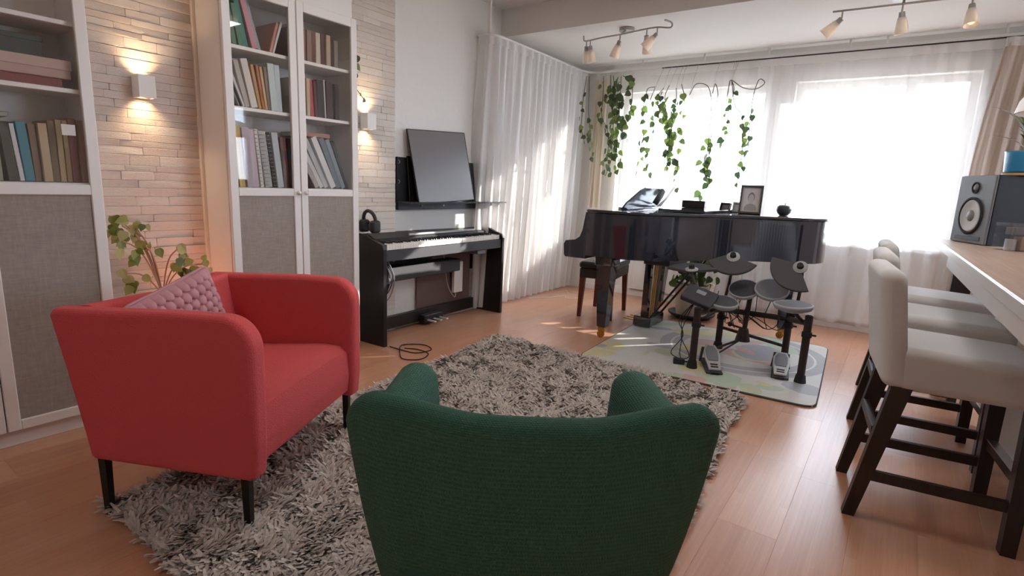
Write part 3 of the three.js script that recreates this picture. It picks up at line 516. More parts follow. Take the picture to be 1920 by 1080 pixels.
// ------------------------------------------------------------------ track lights
const lampGlass = M('#e9e4df', 0.5, { transmission: 0.35, thickness: 0, side: THREE.DoubleSide });
const bulbGlow = M('#fff4e0', 0.4, { emissive: new THREE.Color('#ffdcae'), emissiveIntensity: 0.9 });
function lampHead(o, p, aim) { // p: point on the bar, aim: direction of the opening
  const d = V3(...aim).normalize(), stem = V3(p[0], p[1] - 0.045, p[2]);
  const h = part('lamp_head', merge([bar(p, stem.toArray(), 0.005), bar(stem.toArray(), stem.clone().addScaledVector(d, 0.05).toArray(), 0.016, 0.02)]), satinSteel, o);
  const q = new THREE.Quaternion().setFromUnitVectors(V3(0, 1, 0), d), c = stem.clone().addScaledVector(d, 0.03);
  const put = (g) => g.applyQuaternion(q).translate(c.x, c.y, c.z);
  part('glass_shade', put(lathe([[0.022, 0], [0.027, 0.02], [0.034, 0.06], [0.038, 0.095], [0.0365, 0.095], [0.0325, 0.06], [0.0255, 0.02], [0.02, 0.002]], 28)), lampGlass, h);
  part('bulb', put(new THREE.SphereGeometry(0.021, 16, 12).scale(1, 1.3, 1).translate(0, 0.062, 0)), bulbGlow, h, 'glowing bulb');
  const l = new THREE.PointLight(new THREE.Color('#ffdcb4'), 0.045, 4, 2); l.position.copy(c).addScaledVector(d, 0.062); l.castShadow = true; scene.add(l);
}
{
  const o = placed('track_light', 'curved steel spotlight rail with small glass shades, above the grand piano', 'ceiling lamp', [-1.97, HB, -4.2]);
  part('canopy', cyl(0.06, 0.06, 0.035, -1.97, HB - 0.0175, -4.2, 28), satinSteel, o);
  part('rod', tube([[-2.33, 2.325, -4.16], [-2.33, 2.29, -4.17], [-2.31, 2.283, -4.165], [-2.15, 2.283, -4.13], [-1.97, 2.283, -4.105], [-1.8, 2.283, -4.065], [-1.66, 2.283, -4.05], [-1.57, 2.283, -4.09], [-1.57, 2.31, -4.09], [-1.60, 2.32, -4.03]], 0.0065, 90, 8), satinSteel, o);
  part('stem', bar([-1.97, 2.325, -4.18], [-1.97, 2.283, -4.105], 0.008), satinSteel, o);
  lampHead(o, [-2.26, 2.283, -4.15], [0.05, -1, -0.25]); lampHead(o, [-2.30, 2.283, -4.16], [-0.1, -1, -0.5]); lampHead(o, [-1.98, 2.283, -4.105], [-0.45, -1, -0.2]); lampHead(o, [-1.66, 2.283, -4.05], [-0.8, -0.9, 0.2]); lampHead(o, [-1.745, 2.283, -4.06], [-0.1, -1, -0.6]);
}
{
  const o = placed('track_light', 'straight steel spotlight rail with small glass shades, near the bar counter', 'ceiling lamp', [-0.2, HB, -4.33]);
  part('canopy', cyl(0.065, 0.065, 0.035, -0.19, HB - 0.0175, -4.29, 28), satinSteel, o);
  part('rod', bar([-0.56, 2.283, -4.22], [0.6, 2.283, -4.27], 0.0065), satinSteel, o);
  part('stem', bar([-0.19, 2.325, -4.29], [-0.19, 2.283, -4.237], 0.008), satinSteel, o);
  lampHead(o, [-0.505, 2.283, -4.224], [-0.8, -0.75, -0.1]); lampHead(o, [-0.19, 2.283, -4.237], [0.12, -1, -0.2]); lampHead(o, [0.14, 2.283, -4.251], [0.1, -1, 0.25]);
}
// flush ceiling lamps of the main room, above the picture
function flushLamp(x, z, label) {
  const o = placed('ceiling_lamp', label, 'ceiling lamp', [x, HC - 0.07, z], 'flush lamps on the main ceiling');
  part('housing', cyl(0.27, 0.27, 0.03, x, HC - 0.016, z, 40), whitePlastic, o);
  part('diffuser', cyl(0.24, 0.255, 0.04, x, HC - 0.051, z, 40), M('#f4efe8', 0.6, { emissive: new THREE.Color('#ffe9d0'), emissiveIntensity: 1.0 }), o, 'glowing diffuser');
  const l = new THREE.RectAreaLight(new THREE.Color('#fbf8f6'), 15, 0.42, 0.42); l.position.set(x, HC - 0.075, z); l.lookAt(x, 0, z); scene.add(l);
}
flushLamp(-1.45, -1.85, 'round white ceiling lamp above the rug between the armchairs'); flushLamp(0.05, -2.75, 'round white ceiling lamp above the bar stools'); flushLamp(-0.3, 1.1, 'round white ceiling lamp in the rear of the room');
// ------------------------------------------------------------------ grand piano
{
  const o = placed('grand_piano', 'glossy black baby grand piano with closed lid by the window', 'piano', [-1.35, 0, -4.3]);
  const out = (grow) => { // outline in plan, x and -z as y
    const s = new THREE.Shape(), g = grow; s.moveTo(-1.86, 3.54 - g); s.lineTo(-1.56, 3.56 - g);
    s.bezierCurveTo(-1.36, 3.60 - g, -1.28 + g, 3.86 - g, -1.10 + g, 4.09 - g); s.bezierCurveTo(-0.93 + g, 4.30 - g, -0.78 + g, 4.38 - g, -0.62 + g, 4.46 - g);
    s.bezierCurveTo(-0.46 + g, 4.55 - g, -0.44 + g, 4.7, -0.46 + g, 4.84); s.bezierCurveTo(-0.48 + g, 4.96, -0.6 + g, 5.0 + g, -0.75, 5.0 + g); s.lineTo(-1.86, 5.0 + g); s.closePath(); return s;
  };
  const lay = (shape, y, h, bev) => new THREE.ExtrudeGeometry(shape, { depth: h - 2 * bev, bevelEnabled: true, bevelSize: bev, bevelThickness: bev, bevelOffset: -bev, bevelSegments: 2, curveSegments: 28 }).rotateX(-Math.PI / 2).translate(0, y + bev, 0);
  part('rim', lay(out(0), 0.625, 0.315, 0.004), blackGloss, o);
  part('lid', lay(out(0.012), 0.9415, 0.02, 0.005), blackGloss, o);
  part('folded_lid', span(-1.52, -1.17, 0.962, 0.982, -4.02, -4.99, 0.004), blackGloss, o);
  // cheeks beside the keyboard
  const cheek = extr([[-1.86, 0.60], [-2.03, 0.60], [-2.04, 0.62], [-2.045, 0.695], [-2.03, 0.722], [-2.0, 0.728], [-1.95, 0.735], [-1.915, 0.76], [-1.895, 0.81], [-1.885, 0.88], [-1.875, 0.94], [-1.86, 0.94]], 0.06, 0.004);
  part('cheek', cheek.clone().translate(0, 0, -3.60), blackGloss, o); part('cheek', cheek.clone().translate(0, 0, -5.0), blackGloss, o);
  part('key_slip', span(-2.03, -1.86, 0.60, 0.665, -3.6, -4.94, 0.004), blackGloss, o);
  part('white_keys', span(-2.015, -1.88, 0.668, 0.69, -3.66, -4.89, 0.002), ivory, o); part('black_keys', merge(Array.from({ length: 36 }, (_, i) => span(-1.97, -1.88, 0.69, 0.702, -3.705 - i * 0.0335, -3.715 - i * 0.0335, 0.002))), blackGloss, o);
  part('fallboard', metric(extr([[-1.905, 0.67], [-1.86, 0.67], [-1.86, 0.93], [-1.875, 0.93]], 1.34, 0.003).translate(0, 0, -4.94)), blackGloss, o);
  const desk = extr([[-4.64, 0], [-3.92, 0], [-3.92, 0.05], [-4.02, 0.17], [-4.08, 0.195], [-4.46, 0.195], [-4.54, 0.17], [-4.64, 0.05]], 0.014, 0.002).rotateY(-Math.PI / 2).applyMatrix4(new THREE.Matrix4().makeScale(1, 1, 1));
  // rotateY(-90deg) turns x into z; put it upright at its place, leaning back
  desk.rotateZ(-0.6).translate(-1.76, 0.966, 0); part('music_desk', desk, blackGloss, o, 'raised music desk');
  part('desk_ledge', span(-1.80, -1.73, 0.962, 0.975, -3.92, -4.64, 0.003), blackGloss, o);
  const leg = (x, z) => {
    const l = part('leg', merge([bx(0.14, 0.07, 0.14, x, 0.59, z, 0.006), beam([x, 0.09, z], [x, 0.557, z], 0.068, 0.068, 0.115, 0.115)]), blackGloss, o);
    part('caster', merge([bx(0.06, 0.035, 0.06, x, 0.073, z, 0.006), cyl(0.016, 0.02, 0.02, x, 0.05, z), cyl(0.028, 0.028, 0.018, 0, 0, 0, 20).rotateX(Math.PI / 2).translate(x - 0.012, 0.0282, z)]), brass, l, 'brass caster');
  };
  leg(-1.735, -3.665); leg(-1.775, -4.92); leg(-0.66, -4.66);
  const ly = part('pedal_lyre', merge([span(-1.64, -1.56, 0.58, 0.625, -4.1, -4.5, 0.003), beam([-1.62, 0.09, -4.20], [-1.6, 0.58, -4.16], 0.05, 0.05), beam([-1.62, 0.09, -4.38], [-1.6, 0.58, -4.42], 0.05, 0.05), bx(0.15, 0.08, 0.3, -1.62, 0.06, -4.29, 0.006)]), blackGloss, o);
  for (const z of [-4.22, -4.29, -4.36]) part('pedal', rbox(0.12, 0.01, 0.024, 0.004, -1.75, 0.045, z), brass, ly, 'brass pedal');
  for (const z of [-4.25, -4.29, -4.33]) part('pedal_rod', bar([-1.60, 0.1, z], [-1.59, 0.6, z], 0.004), brass, ly);
  for (const z of [-4.18, -4.40]) part('brace', bar([-1.56, 0.1, z], [-1.22, 0.6, z], 0.009), blackSatin, ly);
  part('prop_block', span(-1.55, -1.35, 0.565, 0.625, -3.9, -4.7, 0.005), darkGrey, o);
}
// piano bench
{
  const o = thing('piano_bench', 'piano bench with black padded seat and reddish brown legs', 'bench', [-2.105, 0, -4.41], 0.17);
  const sw = 0.30, sl = 0.52;
  const cush = part('seat_cushion', rbox(sw + 0.02, 0.06, sl + 0.02, 0.025, 0, 0.46, 0), M('#17171a', 0.35), o, 'black padded seat');
  for (let i = 0; i < 2; i++) for (let j = 0; j < 4; j++) part('button', new THREE.SphereGeometry(0.008, 10, 6).scale(1, 0.5, 1).translate((i - 0.5) * 0.12, 0.49, (j - 1.5) * 0.11), blackSatin, cush);
  part('frame', span(-sw / 2, sw / 2, 0.35, 0.43, -sl / 2, sl / 2, 0.004), darkWood, o);
  for (const a of [-1, 1]) part('adjuster_knob', cyl(0.022, 0.022, 0.03, 0, 0, 0).rotateX(Math.PI / 2).translate(0, 0.395, a * (sl / 2 + 0.016)), blackSatin, o);
  for (const a of [-1, 1]) for (const b of [-1, 1]) part('leg', beam([a * (sw / 2 - 0.01), 0, b * (sl / 2 - 0.025)], [a * (sw / 2 - 0.025), 0.36, b * (sl / 2 - 0.025)], 0.03, 0.03, 0.045, 0.045), redWood, o);
}
// things on the lid
const YL = 0.9625;
{
  const print = tex(192, 256, (u, v) => { // faded drawing of a head in an oval
    const x = (u - 0.5) * 2, y = (v - 0.55) * 2, face = Math.hypot(x / 0.36, (y) / 0.4), hair = Math.hypot(x / 0.44, (y - 0.1) / 0.47), body = Math.hypot(x / 0.8, (y + 0.95) / 0.5);
    let c = 0.80; if (body < 1) c = 0.62; if (hair < 1) c = 0.50; if (face < 1) c = 0.74;
    return [c, c * 0.98, c * 0.96].map((k) => k + 0.05 * (fbm(u * 20, v * 20, 20, 20, 3, 2) - 0.5));
  }, true);
  function frame(name, label, x, z, w, h, yaw, tilt, fm, mat, group, withMat) {
    const o = thing(name, label, 'photo frame', [x, YL, z], yaw, group), b = w * 0.09, fix = (g) => g.rotateX(-tilt).translate(0, 0, 0);
    part('frame', fix(merge([span(-w / 2, w / 2, 0, b, -0.01, 0.012), span(-w / 2, w / 2, h - b, h, -0.01, 0.012), span(-w / 2, -w / 2 + b, b, h - b, -0.01, 0.012), span(w / 2 - b, w / 2, b, h - b, -0.01, 0.012)])), fm, o);
    part('backing', fix(span(-w / 2 + 0.002, w / 2 - 0.002, 0.002, h - 0.002, -0.014, -0.0105, 0)), blackSatin, o);
    const i = b * (withMat ? 1.6 : 1);
    if (withMat) part('mount', fix(span(-w / 2 + b, w / 2 - b, b, h - b, -0.009, -0.004, 0)), M('#b9b4ae', 0.8), o);
    part('picture', fix(new THREE.PlaneGeometry(w - 2 * i - 0.004, h - 2 * i - 0.004).translate(0, h / 2, -0.003)), mat, o);
    part('stand', merge([beam([0, 0.002, -h * 0.42], [0, h * 0.55, -0.014 - h * 0.55 * Math.tan(tilt)], 0.03, 0.004)]), blackSatin, o);
    return o;
  }
  frame('photo_frame', 'large dark photo frame with a faded portrait on the piano lid', -1.0, -4.62, 0.165, 0.225, 0.15, 0.2, M('#3a3634', 0.4), M('#ffffff', 0.5, { map: print }), null, true);
  frame('photo_frame', 'small black photo frame with grey print beside the large portrait frame', -1.22, -4.72, 0.10, 0.075, -0.5, 0.25, blackSatin, M('#6c6a6b', 0.4));
  frame('photo_frame', 'low pale photo frame with glossy print between black frame and large portrait frame', -1.10, -4.80, 0.15, 0.085, 0.1, 0.3, lightGrey, M('#b5b3b2', 0.25));
}
{
  const o = thing('desk_tray', 'low black open box standing on the piano lid beside the music desk', 'box', [-1.02, YL, -4.36 - 0.2], 0.1);
  o.position.set(-1.45, 0.9825, -4.66);
  part('bottom', span(-0.09, 0.09, 0, 0.004, -0.05, 0.05, 0.001), blackSatin, o);
  for (const s of [-1, 1]) { part('side', span(-0.09, 0.09, 0.004, 0.06, s * 0.05 - 0.002, s * 0.05 + 0.002, 0.001), blackSatin, o); part('side', span(s * 0.09 - 0.002, s * 0.09 + 0.002, 0.004, 0.06, -0.048, 0.048, 0.001), blackSatin, o); }
  part('paper_stack', span(-0.08, 0.08, 0.004, 0.045, -0.04, 0.04), M('#bdb9b2', 0.8), o);
}
{
  const o = thing('apple_ornament', 'dark apple-shaped ornament near the tail of the piano lid', 'ornament', [-0.77, YL, -4.72]);
  part('body', lathe([[0, 0.008], [0.02, 0.003], [0.035, 0.005], [0.05, 0.022], [0.057, 0.045], [0.052, 0.068], [0.035, 0.08], [0.015, 0.078], [0, 0.07]], 28), M('#2c2c30', 0.4), o);
  part('foot', cyl(0.035, 0.03, 0.006, 0, 0.003, 0), blackSatin, o); part('stalk', bar([0, 0.07, 0], [0.006, 0.098, 0], 0.003), blackSatin, o);
}
{
  const o = thing('sheet_music', 'white sheets of music standing against the far end of music desk', 'sheet music', [-1.70, 0.977, -4.56]);
  part('sheet', grid((u, v) => [-0.02 + v * 0.12 + 0.01 * Math.sin(u * 5), v * 0.17, -0.1 * u + 0.02], 8, 6), M('#d9d6d2', 0.8, { side: THREE.DoubleSide }), o);
  part('sheet', grid((u, v) => [-0.032 + v * 0.12 + 0.012 * Math.sin(u * 4 + 1), v * 0.14, -0.11 * u + 0.05], 8, 6), M('#c9c6c4', 0.8, { side: THREE.DoubleSide }), o);
}
// ------------------------------------------------------------------ plant in the big pot behind the drums
{
  const o = thing('potted_plant', 'leafy plant in large beige pot on dark saucer under the piano', 'plant', [-1.44, 0, -4.86]);
  part('saucer', lathe([[0, 0.004], [0.16, 0.004], [0.20, 0.035], [0.205, 0.05], [0.19, 0.05], [0.155, 0.02], [0, 0.02]], 36), blackSatin, o, 'dark saucer');
  const p = part('pot', lathe([[0, 0.021], [0.12, 0.021], [0.135, 0.03], [0.17, 0.29], [0.175, 0.31], [0.16, 0.31], [0.155, 0.28], [0, 0.27]], 36), terracotta, o, 'beige pot');
  part('soil', cyl(0.15, 0.152, 0.01, 0, 0.279, 0, 30), soil, p);
  for (let k = 0; k < 60; k++) { const a = rr(0, 6.28), r = rr(0.03, 0.24), h = rr(0.32, 0.57); if (k % 4 === 0) part('stem', tube([[0, 0.28, 0], [r * 0.5 * Math.cos(a), h * 0.85, r * 0.5 * Math.sin(a)], [r * Math.cos(a), h, r * Math.sin(a)]], 0.003, 10, 5), vineStem, o); leaf(o, [r * Math.cos(a), h, r * Math.sin(a)], rr(0.05, 0.09), leafMats, rr(0, 6)); }
}
// plant behind the red armchair with a small glowing uplight at its foot
{
  const o = placed('potted_plant', 'variegated houseplant between the bookcases behind the red armchair', 'plant', [-2.88, 0, -1.14]);
  part('pot', lathe([[0, 0.002], [0.075, 0.002], [0.08, 0.01], [0.1, 0.2], [0.104, 0.22], [0.092, 0.22], [0.088, 0.19], [0, 0.18]], 30).translate(-2.88, 0, -1.14), M('#a9a49d', 0.6), o); part('soil', cyl(0.085, 0.085, 0.01, -2.88, 0.187, -1.14), soil, o);
  const vari = ['#7f8a3d', '#a5a35a', '#66753a', '#b9b277'].map((c) => M(c, 0.5, { transmission: 0.35, thickness: 0, side: THREE.DoubleSide }));
  const st = M('#b98a72', 0.7), tips = [[-2.85, 0.905, -0.93], [-2.84, 0.80, -0.955], [-2.86, 0.85, -1.02], [-2.84, 0.775, -1.05], [-2.83, 0.74, -1.19], [-2.85, 0.70, -1.25], [-2.82, 0.65, -0.96], [-2.84, 0.66, -1.27], [-2.86, 0.86, -0.98]];
  tips.forEach((t) => part('stem', tube([[-2.88, 0.19, -1.14], [-2.875, 0.5, -1.13], [lerp(-2.88, t[0], 0.6), lerp(0.55, t[1], 0.8), lerp(-1.13, t[2], 0.55)], t], 0.0035, 24, 5), st, o));
  o.inRoom = false;
  tips.forEach((t) => { for (let k = 0; k < 6; k++) leaf(o, [t[0] + 2.88 + rr(-0.04, 0.05), t[1] + rr(-0.07, 0.02), Math.min(t[2] + rr(-0.06, 0.06), -0.935) + 1.14], rr(0.035, 0.06), vari, Math.PI / 2 + rr(-0.8, 0.8)); });
  const u = placed('floor_uplight', 'small warm uplight on the floor behind the red armchair', 'lamp', [-2.86, 0, -1.30]);
  part('housing', lathe([[0, 0.002], [0.05, 0.002], [0.055, 0.01], [0.055, 0.09], [0.05, 0.095], [0.047, 0.09], [0.047, 0.02], [0, 0.02]], 28).translate(-2.86, 0, -1.30), whitePlastic, u);
  part('bulb', cyl(0.04, 0.04, 0.01, -2.86, 0.07, -1.30), M('#ffe2cc', 0.5, { emissive: new THREE.Color('#ffb38a'), emissiveIntensity: 1.5 }), u, 'glowing bulb');
  const l = new THREE.SpotLight(new THREE.Color('#ff9f78'), 1.2, 4, 0.95, 0.9, 2); l.position.set(-2.86, 0.08, -1.30); l.target.position.set(-2.93, 1, -1.22); l.castShadow = true; l.shadow.radius = 1.5; scene.add(l, l.target);
}
{ // trailing plant beside the bookcase, hanging from the top cabinet
  const o = placed('trailing_vine', 'thin trailing vine hanging beside the double bookcase above wall lamp', 'plant', [-2.93, 2.37, -2.24]);
  const cv = new THREE.CatmullRomCurve3([[-2.93, 2.362, -2.19], [-2.93, 2.38, -2.22], [-2.94, 2.13, -2.30], [-2.93, 1.95, -2.33], [-2.94, 1.85, -2.36], [-2.94, 1.70, -2.34], [-2.94, 1.61, -2.42]].map((p) => V3(...p)));
  part('stem', new THREE.TubeGeometry(cv, 50, 0.0025, 5), vineStem, o); o.inRoom = false;
  for (const [t, s] of [[0.42, 0.08], [0.66, 0.06], [0.72, 0.05], [0.78, 0.075], [0.94, 0.03], [0.99, 0.035]]) { const p = cv.getPointAt(t).sub(o.position); leaf(o, [p.x + 0.01, p.y, p.z], s, leafMats, Math.PI / 2 + rr(-0.5, 0.5)); }
}
// ------------------------------------------------------------------ play mat
{
  const o = thing('play_mat', 'pale green and grey patterned play mat under the electronic drum kit', 'mat', [-0.98, 0, -3.86], 0.06);
  const W = 1.40, L = 1.42, s = new THREE.Shape(), r = 0.08, w = W / 2, l = L / 2;
  s.moveTo(-w + r, -l); s.lineTo(w - r, -l); s.quadraticCurveTo(w, -l, w, -l + r); s.lineTo(w, l - r); s.quadraticCurveTo(w, l, w - r, l); s.lineTo(-w + r, l); s.quadraticCurveTo(-w, l, -w, l - r); s.lineTo(-w, -l + r); s.quadraticCurveTo(-w, -l, -w + r, -l);
  const blobs = Array.from({ length: 34 }, () => [rnd(), rnd(), rr(0.03, 0.12), rr(0.5, 1.8), Math.floor(rnd() * 5), rr(0, 3)]);
  const pal = [[0.74, 0.76, 0.66], [0.80, 0.77, 0.60], [0.80, 0.66, 0.63], [0.66, 0.66, 0.68], [0.70, 0.76, 0.68]];
  const map = tex(512, 512, (u, v) => {
    let c = [0.80, 0.79, 0.77];
    const road = Math.abs(Math.hypot(u - 0.62, v - 0.38) - 0.34); if (road < 0.06) c = [0.66, 0.65, 0.66]; if (road < 0.005) c = [0.82, 0.82, 0.80];
    for (const [x, y, q, asp, k, a] of blobs) { const dx = u - x, dy = v - y, X = dx * Math.cos(a) + dy * Math.sin(a), Y = -dx * Math.sin(a) + dy * Math.cos(a); if (Math.hypot(X / asp, Y * asp) + 0.02 * fbm(u * 20, v * 20, 20, 20, 2, 3) < q) c = pal[k]; }
    const n = 0.03 * (fbm(u * 60, v * 60, 60, 60, 3, 1) - 0.5); return c.map((k) => k + n);
  }, true, 1, 1);
  const g = new THREE.ExtrudeGeometry(s, { depth: 0.008, bevelEnabled: true, bevelSize: 0.003, bevelThickness: 0.002, bevelSegments: 1, bevelOffset: -0.003, curveSegments: 8 }).rotateX(-Math.PI / 2).translate(0, 0.002, 0);
  const uv = g.attributes.uv, ps = g.attributes.position; for (let i = 0; i < uv.count; i++) uv.setXY(i, ps.getX(i) / W + 0.5, ps.getZ(i) / L + 0.5);
  part('sheet', g, M('#ffffff', 0.55, { map }), o);
  const ring = s.getPoints(8).map((p) => [p.x * 0.996, 0.007, -p.y * 0.996]); ring.pop();
  part('edge_binding', tube(ring, 0.006, 200, 6, true), M('#55504d', 0.8), o, 'dark edge binding');
}
// ------------------------------------------------------------------ electronic drum kit
{
  const o = placed('electronic_drum_kit', 'compact black electronic drum kit with grey pads on the play mat', 'drum kit', [-0.72, 0, -3.7]);
  const A = [-0.968, -3.40], B = [-0.965, -3.98], C = [-0.525, -3.96], D = [-0.372, -3.585], y0 = 0.0125, R = 0.022;
  const rack = M('#2c201d', 0.5);
  const post = ([x, z], h, nm = 'leg') => { const p = part(nm, cyl(R, R, h - y0 - 0.02, x, (h + y0 + 0.02) / 2, z, 18), rack, o); part('rubber_foot', cyl(0.034, 0.027, 0.045, x, y0 + 0.0225, z, 18), rubber, p); part('collar', merge([cyl(0.028, 0.028, 0.03, x, h * 0.74, z, 18), bar([x, h * 0.74, z], [x + 0.05, h * 0.74, z], 0.006)]), rubber, p); part('end_cap', new THREE.SphereGeometry(R, 16, 10).scale(1, 0.5, 1).translate(x, h, z), rubber, p); };
  post(A, 0.40); post(B, 0.33); post(C, 0.36); post(D, 0.42);
  part('cross_tube', bar([B[0], 0.30, B[1]], [C[0], 0.31, C[1]], 0.019), rack, o); part('side_tube', bar([A[0], 0.37, A[1]], [B[0], 0.30, B[1]], 0.019), rack, o); part('side_tube', bar([C[0], 0.31, C[1]], [D[0], 0.38, D[1]], 0.019), rack, o);
  part('lower_brace', bar([B[0], 0.17, B[1]], [C[0], 0.12, C[1]], 0.011), rack, o);
  const cz = -3.96, cx = -0.80;
  part('centre_post', bar([cx, 0.1, cz], [cx + 0.03, 0.47, cz + 0.06], 0.016), rack, o); part('hub', merge([cyl(0.05, 0.03, 0.09, cx, 0.15, cz, 18), bar([cx, 0.19, cz], [cx - 0.09, 0.21, cz + 0.02], 0.007), new THREE.SphereGeometry(0.016, 12, 8).translate(cx - 0.09, 0.21, cz + 0.02)]), rack, o);
  part('strut', bar([cx, 0.12, cz], [cx - 0.17, y0 + 0.02, cz + 0.16], 0.008), rack, o); part('strut', bar([cx, 0.12, cz], [cx - 0.12, y0 + 0.01, cz + 0.22], 0.006), rack, o);
  // round pad: rim, playing surface and shell, tilted towards the player
  const padRim = M('#a2a3a8', 0.6), padTop = M('#3d3e43', 0.75), padTopB = M('#6a6d74', 0.75), cymbal = M('#4a4a4e', 0.7);
  function pad(p, r, tilt, roll, top, anchor) {
    const q = new THREE.Quaternion().setFromEuler(new THREE.Euler(tilt, 0, roll)), put = (g) => g.applyQuaternion(q).translate(...p);
    const b = part('drum_pad', put(lathe([[0, -0.035], [r * 0.6, -0.035], [r * 0.92, -0.02], [r, -0.004], [r, 0.006], [r * 0.93, 0.010], [r * 0.93, 0.003], [0, 0.003]], 36)), padRim, o, 'grey rimmed drum pad');
    part('playing_surface', put(cyl(r * 0.925, r * 0.92, 0.004, 0, 0.005, 0, 36)), top, b);
    part('pad_arm', bar([p[0], p[1] - 0.03, p[2]], anchor, 0.012), rack, b);
  }
  pad([-0.81, 0.485, -3.86], 0.098, 0.55, 0.0, padTop, [-0.78, 0.44, -3.91]); pad([-0.635, 0.51, -3.84], 0.105, 0.55, -0.1, padTopB, [-0.77, 0.46, -3.9]);
  pad([-0.87, 0.43, -3.58], 0.098, 0.2, -0.12, padTop, [-0.966, 0.34, -3.65]); pad([-0.465, 0.475, -3.58], 0.11, 0.05, 0.02, padTopB, [-0.41, 0.37, -3.65]);
  // cymbal pads: fan-shaped sheets with a raised grey cup
  function cym(p, r, a0, a1, tilt, yaw, roll, cupAt, anchor) {
    const s = new THREE.Shape(); s.moveTo(-0.03, 0); for (let k = 0; k <= 24; k++) { const a = lerp(a0, a1, k / 24); s.lineTo(r * Math.cos(a), r * Math.sin(a)); } s.lineTo(-0.03, 0.0);
    const q = new THREE.Quaternion().setFromEuler(new THREE.Euler(tilt, yaw, roll, 'YXZ')), put = (g) => g.applyQuaternion(q).translate(...p);
    const g = new THREE.ExtrudeGeometry(s, { depth: 0.012, bevelEnabled: true, bevelSize: 0.006, bevelThickness: 0.004, bevelSegments: 2 }).rotateX(-Math.PI / 2);
    const c = part('cymbal_pad', put(g), cymbal, o, 'dark fan-shaped cymbal pad');
    part('cup', put(lathe([[0, 0.03], [0.012, 0.03], [0.018, 0.026], [0.042, 0.022], [0.042, 0.012], [0, 0.012]], 28).translate(...cupAt)), lightGrey, c, 'light grey cup');
    part('wing_nut', put(cyl(0.02, 0.017, 0.022, cupAt[0], cupAt[1] + 0.037, cupAt[2], 16)), rubber, c);
    part('stand_arm', tube([[p[0], p[1], p[2]], [lerp(p[0], anchor[0], 0.5) + 0.01, lerp(p[1], anchor[1], 0.5), lerp(p[2], anchor[2], 0.5)], anchor], 0.010, 16, 8), rack, c);
  }
  cym([-1.10, 0.585, -3.62], 0.165, Math.PI * 0.12, Math.PI * 0.88, 0.20, 0.25, 0.05, [0, 0, -0.02], [-0.967, 0.37, -3.45]);
  cym([-0.895, 0.70, -3.84], 0.16, Math.PI * 1.14, Math.PI * 1.86, 0.75, 0.1, 0, [0, 0, 0.02], [-0.965, 0.31, -3.97]);
  cym([-0.47, 0.69, -3.80], 0.18, Math.PI * 0.95, Math.PI * 1.6, 0.95, 0.0, 0.0, [-0.01, 0, 0.02], [-0.5, 0.33, -3.93]);
  part('sound_module', merge([rbox(0.2, 0.04, 0.15, 0.012).rotateX(0.5).rotateZ(-0.25).translate(-0.995, 0.455, -3.5)]), M('#34353c', 0.5), o, 'dark sound module'); part('module_display', rbox(0.06, 0.006, 0.035, 0.002).translate(0, 0.021, -0.02).rotateX(0.5).rotateZ(-0.25).translate(-0.995, 0.455, -3.5), M('#8d949c', 0.3), o);
  part('module_arm', bar([-0.99, 0.43, -3.5], [-0.968, 0.36, -3.44], 0.012), rack, o);
  for (let k = 0; k < 9; k++) { const x = rr(-1.0, -0.5), z = -3.9 + rr(-0.1, 0.1); part('cable', tube([[x, 0.44, z], [x + rr(-0.05, 0.05), 0.3, z + 0.02], [x + rr(-0.1, 0.1), 0.22, z + rr(-0.05, 0.05)], [lerp(x, -0.97, 0.5), 0.29, -3.95], [-0.98, 0.36, -3.55]], 0.003, 30, 5), rubber, o); }
  for (let k = 0; k < 3; k++) part('cable', tube([[-1.02, 0.42, -3.5], [-1.07 - k * 0.02, 0.28, -3.5], [-1.08, 0.18, -3.48 - k * 0.02], [-1.06 - k * 0.06 + 0.05, 0.06, -3.46], [-1.07 + k * 0.02, 0.03, -3.45]], 0.003, 30, 5), rubber, o);
}
{
  const a = thing('power_adapter', 'small black power adapter lying on the mat beside drum leg', 'adapter', [-1.06, 0.012, -3.42], 0.4);
  part('body', rbox(0.07, 0.035, 0.045, 0.005, 0, 0.0178, 0), blackSatin, a); part('strain_relief', bar([0.035, 0.018, 0], [0.06, 0.018, 0], 0.005), rubber, a);
}
function pedal(name, label, x, z, yaw, lift, col) {
  const o = thing(name, label, 'pedal', [x, 0.0125, z], yaw); // local: heel at z 0, toe towards -z
  part('base_plate', span(-0.05, 0.05, 0, 0.014, -0.30, 0, 0.004), darkGrey, o);
  const fp = part('foot_plate', extr([[-0.035, 0], [0.035, 0], [0.04, 0.06], [0.048, 0.12], [0.048, 0.2], [0.03, 0.27], [-0.03, 0.27], [-0.048, 0.2], [-0.048, 0.12], [-0.04, 0.06]], 0.012, 0.002).rotateX(-Math.PI / 2).rotateX(lift).translate(0, 0.022, -0.005), col, o, 'light grey foot plate');
  part('tread', extr([[-0.03, 0.09], [0.03, 0.09], [0.036, 0.13], [0.036, 0.2], [0.02, 0.25], [-0.02, 0.25], [-0.036, 0.2], [-0.036, 0.13]], 0.004, 0.001).rotateX(-Math.PI / 2).translate(0, 0.0125, 0).rotateX(lift).translate(0, 0.022, -0.005), midGrey, fp);
  part('heel_bar', span(-0.025, 0.025, 0.002, 0.02, 0.0, 0.012, 0.002), blackSatin, o);
  for (const k of [0, 1]) part('slot', rbox(0.045, 0.004, 0.012, 0.002, 0, 0.0135, -0.025 - k * 0.025).rotateX(lift).translate(0, 0.022, -0.005), blackSatin, fp);
  for (const s of [-1, 1]) part('post', beam([s * 0.052, 0.0, -0.27], [s * 0.04, 0.09, -0.28], 0.012, 0.03), darkGrey, o);
  part('axle', bar([-0.048, 0.085, -0.28], [0.048, 0.085, -0.28], 0.008), darkGrey, o);
}
